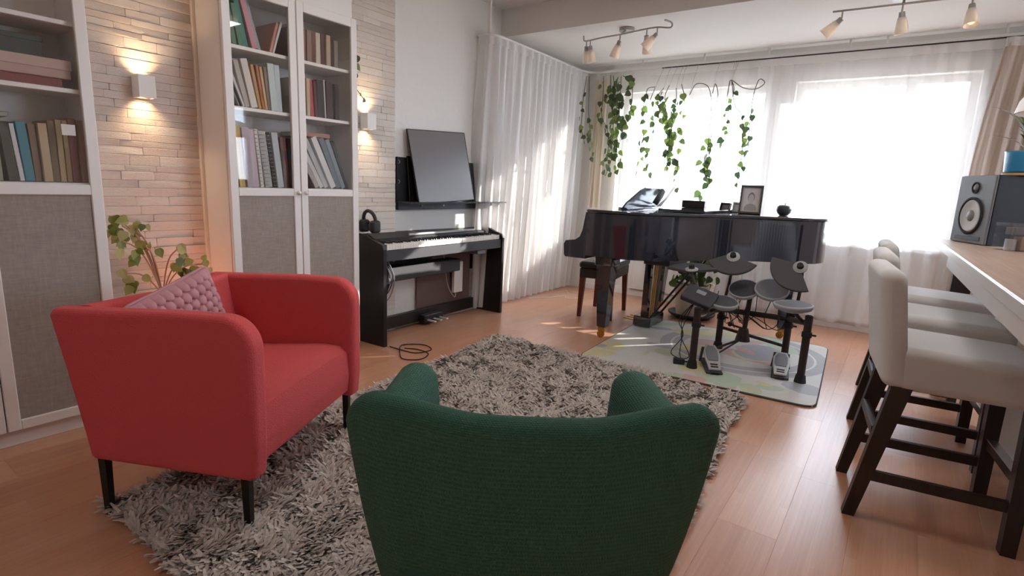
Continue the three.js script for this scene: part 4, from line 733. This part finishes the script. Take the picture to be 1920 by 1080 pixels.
pedal('kick_pedal', 'grey kick drum pedal standing slanted beside the left drum leg', -0.815, -3.36, 0.42, 0.32, lightGrey);
pedal('hi_hat_pedal', 'pale grey hi-hat pedal standing straight between the right drum legs', -0.478, -3.55, 0.16, 0.26, M('#c6c6c6', 0.4));

// ------------------------------------------------------------------ shaggy rug
{
  const Q = [[-2.03, -0.58], [-2.29, -3.10], [-0.58, -3.06], [-0.37, -0.58]]; // corners
  const at = (u, v) => [0, 1].map((k) => lerp(lerp(Q[0][k], Q[3][k], u), lerp(Q[1][k], Q[2][k], u), v));
  const o = placed('shaggy_rug', 'grey-brown shaggy deep-pile rug under the two armchairs', 'rug', [-1.3, 0, -1.85]);
  const s = new THREE.Shape(); Q.forEach(([x, z], i) => (i ? s.lineTo(x, -z) : s.moveTo(x, -z)));
  part('backing', new THREE.ExtrudeGeometry(s, { depth: 0.012, bevelEnabled: false }).rotateX(-Math.PI / 2).translate(0, 0.001, 0), M('#8b8178', 1), o);
  const bl = grid((u, v) => { const w = (u - 0.5) * 0.013 * (1 - 0.55 * v * v); return [w, v - 0.16 * v * v, 0.55 * v * v + 0.0009 * 0]; }, 1, 3);
  const N = 90000, im = new THREE.InstancedMesh(bl, M('#ffffff', 0.95, { side: THREE.DoubleSide }), N); im.name = 'pile'; im.userData.kind = 'stuff'; shade(im);
  const m4 = new THREE.Matrix4(), q = new THREE.Quaternion(), e = new THREE.Euler(), c = new THREE.Color();
  for (let i = 0; i < N; i++) {
    const [x, z] = at(rr(-0.004, 1.004), rr(-0.003, 1.003));
    const n1 = fbm(x * 6 + 50, z * 6 + 50, 999, 999, 3, 2), dir = 6.28 * 3 * fbm(x * 11 + 20, z * 11 + 20, 999, 999, 2, 9) + rr(-1.3, 1.3);
    e.set(rr(0.1, 0.8), dir, rr(-0.35, 0.35), 'YXZ'); q.setFromEuler(e);
    const L = rr(0.03, 0.05) * (0.8 + 0.4 * n1); m4.compose(V3(x, 0.009, z), q, V3(1, L, L)); im.setMatrixAt(i, m4);
    const t = rr(0.75, 1.1) * (0.85 + 0.3 * n1); c.setRGB(0.60 * t, 0.54 * t, 0.495 * t); im.setColorAt(i, c);
  }
  if (o.inRoom) im.position.copy(o.position).negate(); o.add(im);
}
// ------------------------------------------------------------------ red armchair
{
  // local: +x forward, z across (0 near side .. -0.78 far side)
  const f = V3(0.886, 0, -0.463).normalize(), yaw = Math.atan2(-f.z, f.x);
  const o = thing('red_armchair', 'red felt tub armchair with straight dark legs on shaggy rug', 'armchair', [-1.542, 0, -0.80], yaw);
  // with this yaw local +x points forward and local -z points to the far side
  const T = 0.075, W = 0.77, zn = 0.035;
  // side profile (forward, up)
  const prof = [[-0.50, 0.205], [0.03, 0.192], [0.05, 0.205], [0.058, 0.30], ...Array.from({ length: 15 }, (_, k) => { const a = k / 14 * Math.PI / 2; return [-0.04 + 0.1 * Math.cos(a), 0.606 + 0.1 * Math.sin(a)]; }), [-0.20, 0.705], [-0.45, 0.695], [-0.595, 0.69], [-0.608, 0.67], [-0.57, 0.50], [-0.53, 0.30], [-0.515, 0.215]];
  const side = (z) => metric(toSoft(extr(prof, T, 0.022, false, 5).translate(0, 0, z - T)));
  function toSoft(g) { return g; }
  part('side_panel', side(zn), redFelt, o); part('side_panel', side(zn - W + T), redFelt, o);
  // two backrest halves that meet with a gap at the middle; they lean back like the rear edge of the sides
  const back = (a, b, round) => {
    const w = b - a, pts = round > 0 ? [[0, 0], [w, 0], [w, 0.30], [w - 0.015, 0.44], [w - 0.05, 0.475], [0, 0.485]] : [[0, 0], [w, 0], [w, 0.485], [0.05, 0.475], [0.015, 0.44], [0, 0.30]];
    const g = extr(pts, 0.085, 0.024, false, 5); // x across, y up, z thick
    const m = new THREE.Matrix4().makeBasis(V3(0, 0, -1), V3(-0.17, 0.985, 0), V3(0.985, 0.17, 0));
    return metric(g.applyMatrix4(m).translate(-0.505, 0.208, zn - a));
  };
  part('backrest', back(T - 0.02, W / 2 - 0.002, 1), redFelt, o); part('backrest', back(W / 2 + 0.002, W - T + 0.02, -1), redFelt, o);
  // seat: thick block with a soft front and domed top
  const sw = W - 2 * T + 0.004;
  part('seat', grid((u, v) => { // section swept across the seat
    const P = [[-0.50, 0.21], [-0.50, 0.40], [-0.3, 0.405], [-0.07, 0.425], [0.0, 0.418], [0.028, 0.39], [0.036, 0.30], [0.028, 0.225], [0.005, 0.205], [-0.2, 0.205], [-0.50, 0.21]];
    const k = u * (P.length - 1), i = Math.min(P.length - 2, Math.floor(k)), t = k - i; const e = 1 - Math.pow(Math.abs(2 * v - 1), 6);
    const y = lerp(P[i][1], P[i + 1][1], t); return [lerp(P[i][0], P[i + 1][0], t), y + (y > 0.38 ? 0.012 * e : 0), zn - T + 0.002 - v * sw];
  }, 60, 24, true, (u, v) => [u * 1.6, v * sw]), redFelt, o);
  const legY = (x, z) => part('leg', beam([x, 0.0005, z], [x, 0.215, z], 0.02, 0.02, 0.026, 0.026), blackMetal, o);
  legY(0, 0); legY(-0.525 + 0.03, 0); legY(0, -0.705); legY(-0.495, -0.705);
  // cushion, standing on one corner
  const up = V3(-0.17, 0.985, 0).normalize();
  const c = thing('cushion', 'pink cushion with puffed scales leaning in the red armchair', 'cushion', [0, 0, 0]);
  const S = 0.32, n = 10;
  const bubbles = (u, v) => { const r = v * n, row = Math.floor(r), x = u * n + (row % 2) * 0.5, fx = x - Math.floor(x) - 0.5, fy = r - row - 0.5; return Math.sqrt(Math.max(0, 1 - (fx * fx + fy * fy) * 3.2)); };
  const side2 = (sgn) => grid((u, v) => {
    const x = (u - 0.5) * S, y = (v - 0.5) * S, e = Math.max(0, (1 - Math.pow(Math.abs(2 * u - 1), 2.6)) * (1 - Math.pow(Math.abs(2 * v - 1), 2.6)));
    const pinch = 1 - 0.06 * Math.sin(Math.PI * u) * 0 ; return [x * pinch, y * pinch, sgn * (0.006 + 0.055 * Math.pow(e, 0.55) + 0.011 * bubbles(u, v) * Math.min(1, e * 6))];
  }, 156, 156);
  const g1 = side2(1), g2 = side2(-1); { const ix = g2.index.array; for (let i = 0; i < ix.length; i += 3) { const t = ix[i]; ix[i] = ix[i + 1]; ix[i + 1] = t; } g2.computeVertexNormals(); }
  const mtx = new THREE.Matrix4();
  const cushMat = M('#c08d94', 0.9, { sheen: 0.3, sheenColor: new THREE.Color('#e6b9bd') });
  part('front_cover', g1.applyMatrix4(mtx), cushMat, c); part('back_cover', g2.applyMatrix4(mtx), cushMat, c);
  part('seam', tube([[-S / 2, -S / 2, 0], [S / 2, -S / 2, 0], [S / 2, S / 2, 0], [-S / 2, S / 2, 0]].flatMap((p, i, a) => { const b = a[(i + 1) % 4]; return [0.02, 0.34, 0.66, 0.98].map((t) => [lerp(p[0], b[0], t), lerp(p[1], b[1], t), 0]); }), 0.006, 160, 6, true).applyMatrix4(mtx), cushMat, c);
  // place: local z is the face direction; face forward and a little up, turned towards the near side
  const loc = V3(-0.395, 0.575, -0.26), R = new THREE.Matrix4().makeRotationY(yaw);
  c.position.copy(loc.applyMatrix4(R)).add(o.position);
  c.quaternion.setFromRotationMatrix(R.clone().multiply((() => { const a = V3(0.2, 0.3, -0.93).normalize(), b = V3(-0.1, 0.87, 0.47), n = a.clone().cross(b).normalize(); return new THREE.Matrix4().makeBasis(a, n.clone().cross(a), n); })()));
}
// ------------------------------------------------------------------ green armchair
{
  // local: -z forward (away from the camera), x to the right; origin on the floor under the back
  const F = V3(-0.585, 0, -0.811), yaw = Math.atan2(-F.x, -F.z);
  const o = thing('green_armchair', 'dark green knitted shell armchair seen from behind on the shaggy rug', 'armchair', [-0.447, 0, -0.72], yaw);
  // U-shaped shell: s from -1 (left arm tip) over 0 (middle of the back) to 1 (right arm tip)
  const plan = (s) => { const a = Math.abs(s), sg = Math.sign(s) || 1; // returns x, forward distance
    if (a < 0.42) { const t = a / 0.42; return [sg * 0.235 * t, 0.05 * t * t * 0.5]; }
    if (a < 0.62) { const t = (a - 0.42) / 0.2, th = t * Math.PI / 2 * 0.93; return [sg * (0.235 + 0.075 * Math.sin(th)), 0.025 + 0.085 * (1 - Math.cos(th))]; }
    const t = (a - 0.62) / 0.38; return [sg * (0.3095 - 0.025 * t), 0.103 + 0.47 * t]; };
  const topY = (s) => { const a = Math.abs(s); return 0.738 + 0.022 * sstep(0.15, 0.46, a) - 0.10 * sstep(0.5, 0.72, a) - 0.03 * Math.pow(sstep(0.9, 1, a), 2); };
  const NS = 140, NT = 44;
  const sec = (s, t) => { // closed section: t 0..1 round from the outer bottom up over the top to the inner bottom
    const a = Math.abs(s), [px, pf] = plan(s), e = 0.004, [qx, qf] = plan(Math.min(1, s + e)), [rx, rf] = plan(Math.max(-1, s - e));
    let tx = qx - rx, tf = qf - rf; const l = Math.hypot(tx, tf) || 1; tx /= l; tf /= l; const nx = tf, nf = -tx; // inward-left normal
    const inward = [-nx, -nf];
    const y0 = 0.20, y1 = topY(s), tip = Math.max(0, (a - 0.93) / 0.07), half = Math.max(0.002, (0.034 + 0.018 * sstep(0.5, 0.7, a)) * Math.sqrt(1 - Math.pow(tip, 3)));
    const yr = y1 - half; let off, y;
    if (t < 0.4) { y = lerp(y0, yr, t / 0.4); off = -half; } else if (t < 0.6) { const th = (t - 0.4) / 0.2 * Math.PI; y = yr + half * Math.sin(th); off = -half * Math.cos(th); } else { y = lerp(yr, y0, (t - 0.6) / 0.4); off = half; }
    // shell leans outwards towards the top
    const k = (y - y0) / 0.55, lean = 0.10 * (k - 1) - 0.05 * Math.pow(Math.max(0, 1 - k), 3);
    const taper = 1 + 0.17 * (Math.min(k, 1) - 1) * (1 - 0.35 * k);
    const x = (px + inward[0] * -off * -1) * taper, ff = pf + inward[1] * off + (a < 0.62 ? -lean * 0.9 : -lean * 0.9 * (1 - sstep(0.62, 0.9, a)));
    return [x, y, -ff];
  };
  const sh = grid((u, t) => { const s = u * 2 - 1; const p = sec(s, t); return p; }, NS, NT, false, (u, t) => [u * 2.1, t * 1.3]);
  part('shell', sh, greenKnit, o);
  part('seat', rbox(0.50, 0.14, 0.46, 0.05, 0, 0.36, -0.28), greenKnit, o);
  part('seat_base', rbox(0.42, 0.08, 0.40, 0.03, 0, 0.25, -0.24), greenKnit, o);
  for (const a of [-1, 1]) for (const b of [-1, 1]) part('leg', bar([a * 0.2, 0.0135, -0.24 + b * 0.2], [a * 0.16, 0.23, -0.24 + b * 0.15], 0.011, 0.017), blackMetal, o);
}
// ------------------------------------------------------------------ bar counter
{
  const yaw = 0.034, o = thing('bar_counter', 'bar counter with pale wood top and white front panel', 'counter', [0.166, 0, -4.02], yaw); // local: z from 0 (far end) towards the camera, x from the front edge to the kitchen
  const L = 3.4;
  part('worktop', span(0, 0.70, 0.87, 0.905, 0, L, 0.004), counterTop, o, 'pale wood worktop');
  part('edge_band', span(-0.004, 0, 0.87, 0.9035, 0, L, 0.001), M('#d9d5d0', 0.3), o, 'white front edge');
  part('apron', span(0.03, 0.05, 0.79, 0.87, 0.45, L), lacquer, o);
  part('front_panel', span(0.32, 0.36, 0.0, 0.87, 0.50, L), wallPaint, o);
  part('end_post', span(0.10, 0.19, 0.0, 0.87, 0.03, 0.10), darkWood, o, 'dark wooden post under the worktop');
}
// bar stools
{
  function stool(label) {
    const o = thing('bar_stool', label, 'bar stool', [0, 0, 0], 0, 'bar stools along the counter'); // local: +x forward; origin between the rear feet
    const w = 0.40, d = 0.45;
    // slip-covered back: soft slab that leans back and bows a little
    const bk = rbox(0.078, 0.41, w, 0.032, 0, 0.70, 0, 6), bp = bk.attributes.position;
    for (let i = 0; i < bp.count; i++) { const y = bp.getY(i), z = bp.getZ(i), v = (y - 0.495) / 0.41; bp.setXYZ(i, bp.getX(i) + lerp(0.07, 0.012, v) - 0.02 * (1 - Math.pow(2 * z / w, 2)), y - (y > 0.8 ? 0.02 * Math.pow(Math.abs(2 * z / w), 3) : 0), z); }
    part('backrest', metric(bk), slipCover, o);
    const seat = rbox(d - 0.03, 0.15, w, 0.035, 0.045 + d / 2, 0.565, 0, 6), sp = seat.attributes.position;
    for (let i = 0; i < sp.count; i++) if (sp.getY(i) > 0.6) sp.setY(i, sp.getY(i) - 0.022 * Math.pow(Math.max(0, (sp.getX(i) - 0.3) / 0.18), 2));
    part('seat', metric(seat), slipCover, o);
    for (const s of [-1, 1]) {
      const z = s * (w / 2 - 0.028);
      part('leg', beam([-0.005, 0, z], [0.085, 0.50, z], 0.038, 0.04, 0.06, 0.04), darkWood, o); part('leg', beam([0.44, 0, z], [0.435, 0.50, z], 0.04, 0.04, 0.05, 0.04), darkWood, o);
      part('side_rail', beam([0.02, 0.225, z - 0.011], [0.02, 0.265, z - 0.011], 0.001, 0.022), darkWood, o).geometry.copy(span(0.02, 0.43, 0.145, 0.182, z - 0.011, z + 0.011));
    }
    const fr = part('foot_rail', span(0.428, 0.452, 0.225, 0.262, -w / 2 + 0.05, w / 2 - 0.05), darkWood, o);
    part('foot_plate', span(0.424, 0.456, 0.262, 0.266, -w / 2 + 0.05, w / 2 - 0.05, 0.001), steel, fr, 'metal strip on the foot rail');
    part('rear_rail', span(0.025, 0.047, 0.30, 0.335, -w / 2 + 0.05, w / 2 - 0.05), darkWood, o);
    return o;
  }
  const L = ['grey slip-covered bar stool at the open end of the counter, farthest from the speaker', 'grey slip-covered bar stool standing between the two other stools', 'grey slip-covered bar stool at the counter end with the speaker'];
  const spots = [[-0.035, -2.36, 0.14], [-0.055, -3.02, 0.10], [-0.06, -3.66, 0.08]];
  const first = stool(L[0]);
  spots.forEach(([x, z, a], i) => { const s = i ? first.clone() : first; if (i) { s.name = numbered('bar_stool'); s.userData = { ...first.userData, label: L[i] }; scene.add(s); } s.position.set(x, 0, z); s.rotation.y = a; });
}
// ------------------------------------------------------------------ things on the counter
const YC = 0.9055;
{
  const o = thing('speaker', 'dark grey studio speaker with pale cone standing on the bar counter', 'speaker', [0.298, YC, -3.84], 0);
  // front faces (-0.91, 0, 0.42)
  o.rotation.y = Math.atan2(-0.91, 0.42); const w = 0.30, h = 0.36, d = 0.30;
  part('cabinet', rbox(w, h, d, 0.006, 0, h / 2, -d / 2), M('#16171d', 0.55), o);
  const fp = part('front_baffle', rbox(w - 0.004, h - 0.004, 0.012, 0.005, 0, h / 2, 0.004), M('#6d6d70', 0.5), o, 'grey front baffle');
  part('port', rbox(w * 0.72, 0.022, 0.004, 0.002, 0, 0.03, 0.011), blackSatin, fp, 'dark slot port');
  const face = (g, x, y, z) => g.rotateX(Math.PI / 2).translate(x, y, z);
  part('woofer_ring', face(lathe([[0.098, 0], [0.1, 0.006], [0.09, 0.01], [0.084, 0.004], [0.084, 0]], 44), 0, 0.147, 0.010), rubber, fp); part('woofer_cone', face(lathe([[0.084, 0.005], [0.078, 0.009], [0.07, 0.004], [0.03, -0.004 + 0.006], [0.03, 0.002]], 44), 0, 0.147, 0.010), M('#b9b6b2', 0.5), fp, 'pale woofer cone'); part('dust_cap', new THREE.SphereGeometry(0.03, 24, 12).scale(1, 1, 0.35).translate(0, 0.147, 0.012), M('#7f7c7a', 0.5), fp);
  part('tweeter_ring', face(lathe([[0.03, 0], [0.03, 0.006], [0.022, 0.003], [0.022, 0]], 32), 0, 0.295, 0.010), rubber, fp); part('tweeter_dome', new THREE.SphereGeometry(0.018, 20, 12).scale(1, 1, 0.5).translate(0, 0.295, 0.010), midGrey, fp);
}
{
  const o = thing('storage_box', 'clear plastic box of small things standing against the speaker side', 'box', [0.48, YC, -3.50], 0.43);
  const cl = M('#ffffff', 0.06, { transmission: 1, thickness: 0, ior: 1.3 }), w = 0.2, h = 0.13, d = 0.12;
  part('box', merge([span(-w / 2, w / 2, 0, 0.003, -d / 2, d / 2, 0), span(-w / 2, w / 2, 0.003, h, d / 2 - 0.003, d / 2, 0), span(-w / 2, w / 2, 0.003, h, -d / 2, -d / 2 + 0.003, 0), span(-w / 2, -w / 2 + 0.003, 0.003, h, -d / 2 + 0.003, d / 2 - 0.003, 0), span(w / 2 - 0.003, w / 2, 0.003, h, -d / 2 + 0.003, d / 2 - 0.003, 0)]), cl, o);
  part('tin', cyl(0.022, 0.022, 0.05, -0.06, 0.029, 0.0), lightGrey, o); part('carton', span(-0.035, 0.02, 0.004, 0.07, -0.03, 0.03), M('#8a6f60', 0.7), o); part('roll', cyl(0.02, 0.02, 0.04, 0, 0, 0).rotateX(Math.PI / 2).translate(0.05, 0.026, 0.02), M('#a59a92', 0.6), o); part('carton', span(-0.07, 0.07, 0.075, 0.11, -0.035, 0.03), M('#5f5a5c', 0.6), o);
}
{
  const o = thing('potted_plant', 'spiky green plant in blue pot on a wooden coaster on speaker', 'plant', [0.475, YC + 0.3605, -3.82]);
  part('coaster', cyl(0.1, 0.1, 0.012, 0, 0.006, 0, 32), M('#c39a6b', 0.6), o, 'wooden coaster');
  const p = part('pot', lathe([[0, 0.013], [0.08, 0.013], [0.095, 0.02], [0.102, 0.11], [0.104, 0.12], [0.095, 0.12], [0.09, 0.1], [0, 0.1]], 36), M('#2f86b3', 0.3), o, 'blue pot'); part('soil', cyl(0.088, 0.088, 0.008, 0, 0.105, 0), soil, p);
  for (let k = 0; k < 30; k++) { const a = rr(0, 6.28), r = rr(0.02, 0.16), h = rr(0.2, 0.4); part('leaf', grid((u, v) => { const w = (u - 0.5) * 0.022 * Math.sin(Math.PI * (0.12 + 0.88 * v)), c = Math.cos(a), s = Math.sin(a), R = 0.02 + r * v * v * 1.2; return [c * R - s * w, 0.1 + (h - 0.1) * (1.25 * v - 0.35 * v * v * v), s * R + c * w]; }, 2, 8), leafMats[k % 4], o); }
}
{
  const o = placed('pendant_lamp', 'white dome pendant lamp hanging over the bar counter', 'pendant lamp', [0.515, 1.5, -3.2]);
  part('shade', lathe([[0.2, 0], [0.19, 0.05], [0.15, 0.11], [0.08, 0.15], [0.03, 0.165], [0.03, 0.16], [0.078, 0.145], [0.147, 0.105], [0.186, 0.048], [0.196, 0]], 40).translate(0.515, 1.5, -3.2), M('#e9e4df', 0.45), o); part('cord', cyl(0.003, 0.003, HC - 1.66, 0.515, (HC + 1.66) / 2, -3.2, 8), rubber, o); part('socket', cyl(0.02, 0.02, 0.05, 0.515, 1.64, -3.2), whitePlastic, o);
}
renderer.render(scene, camera);
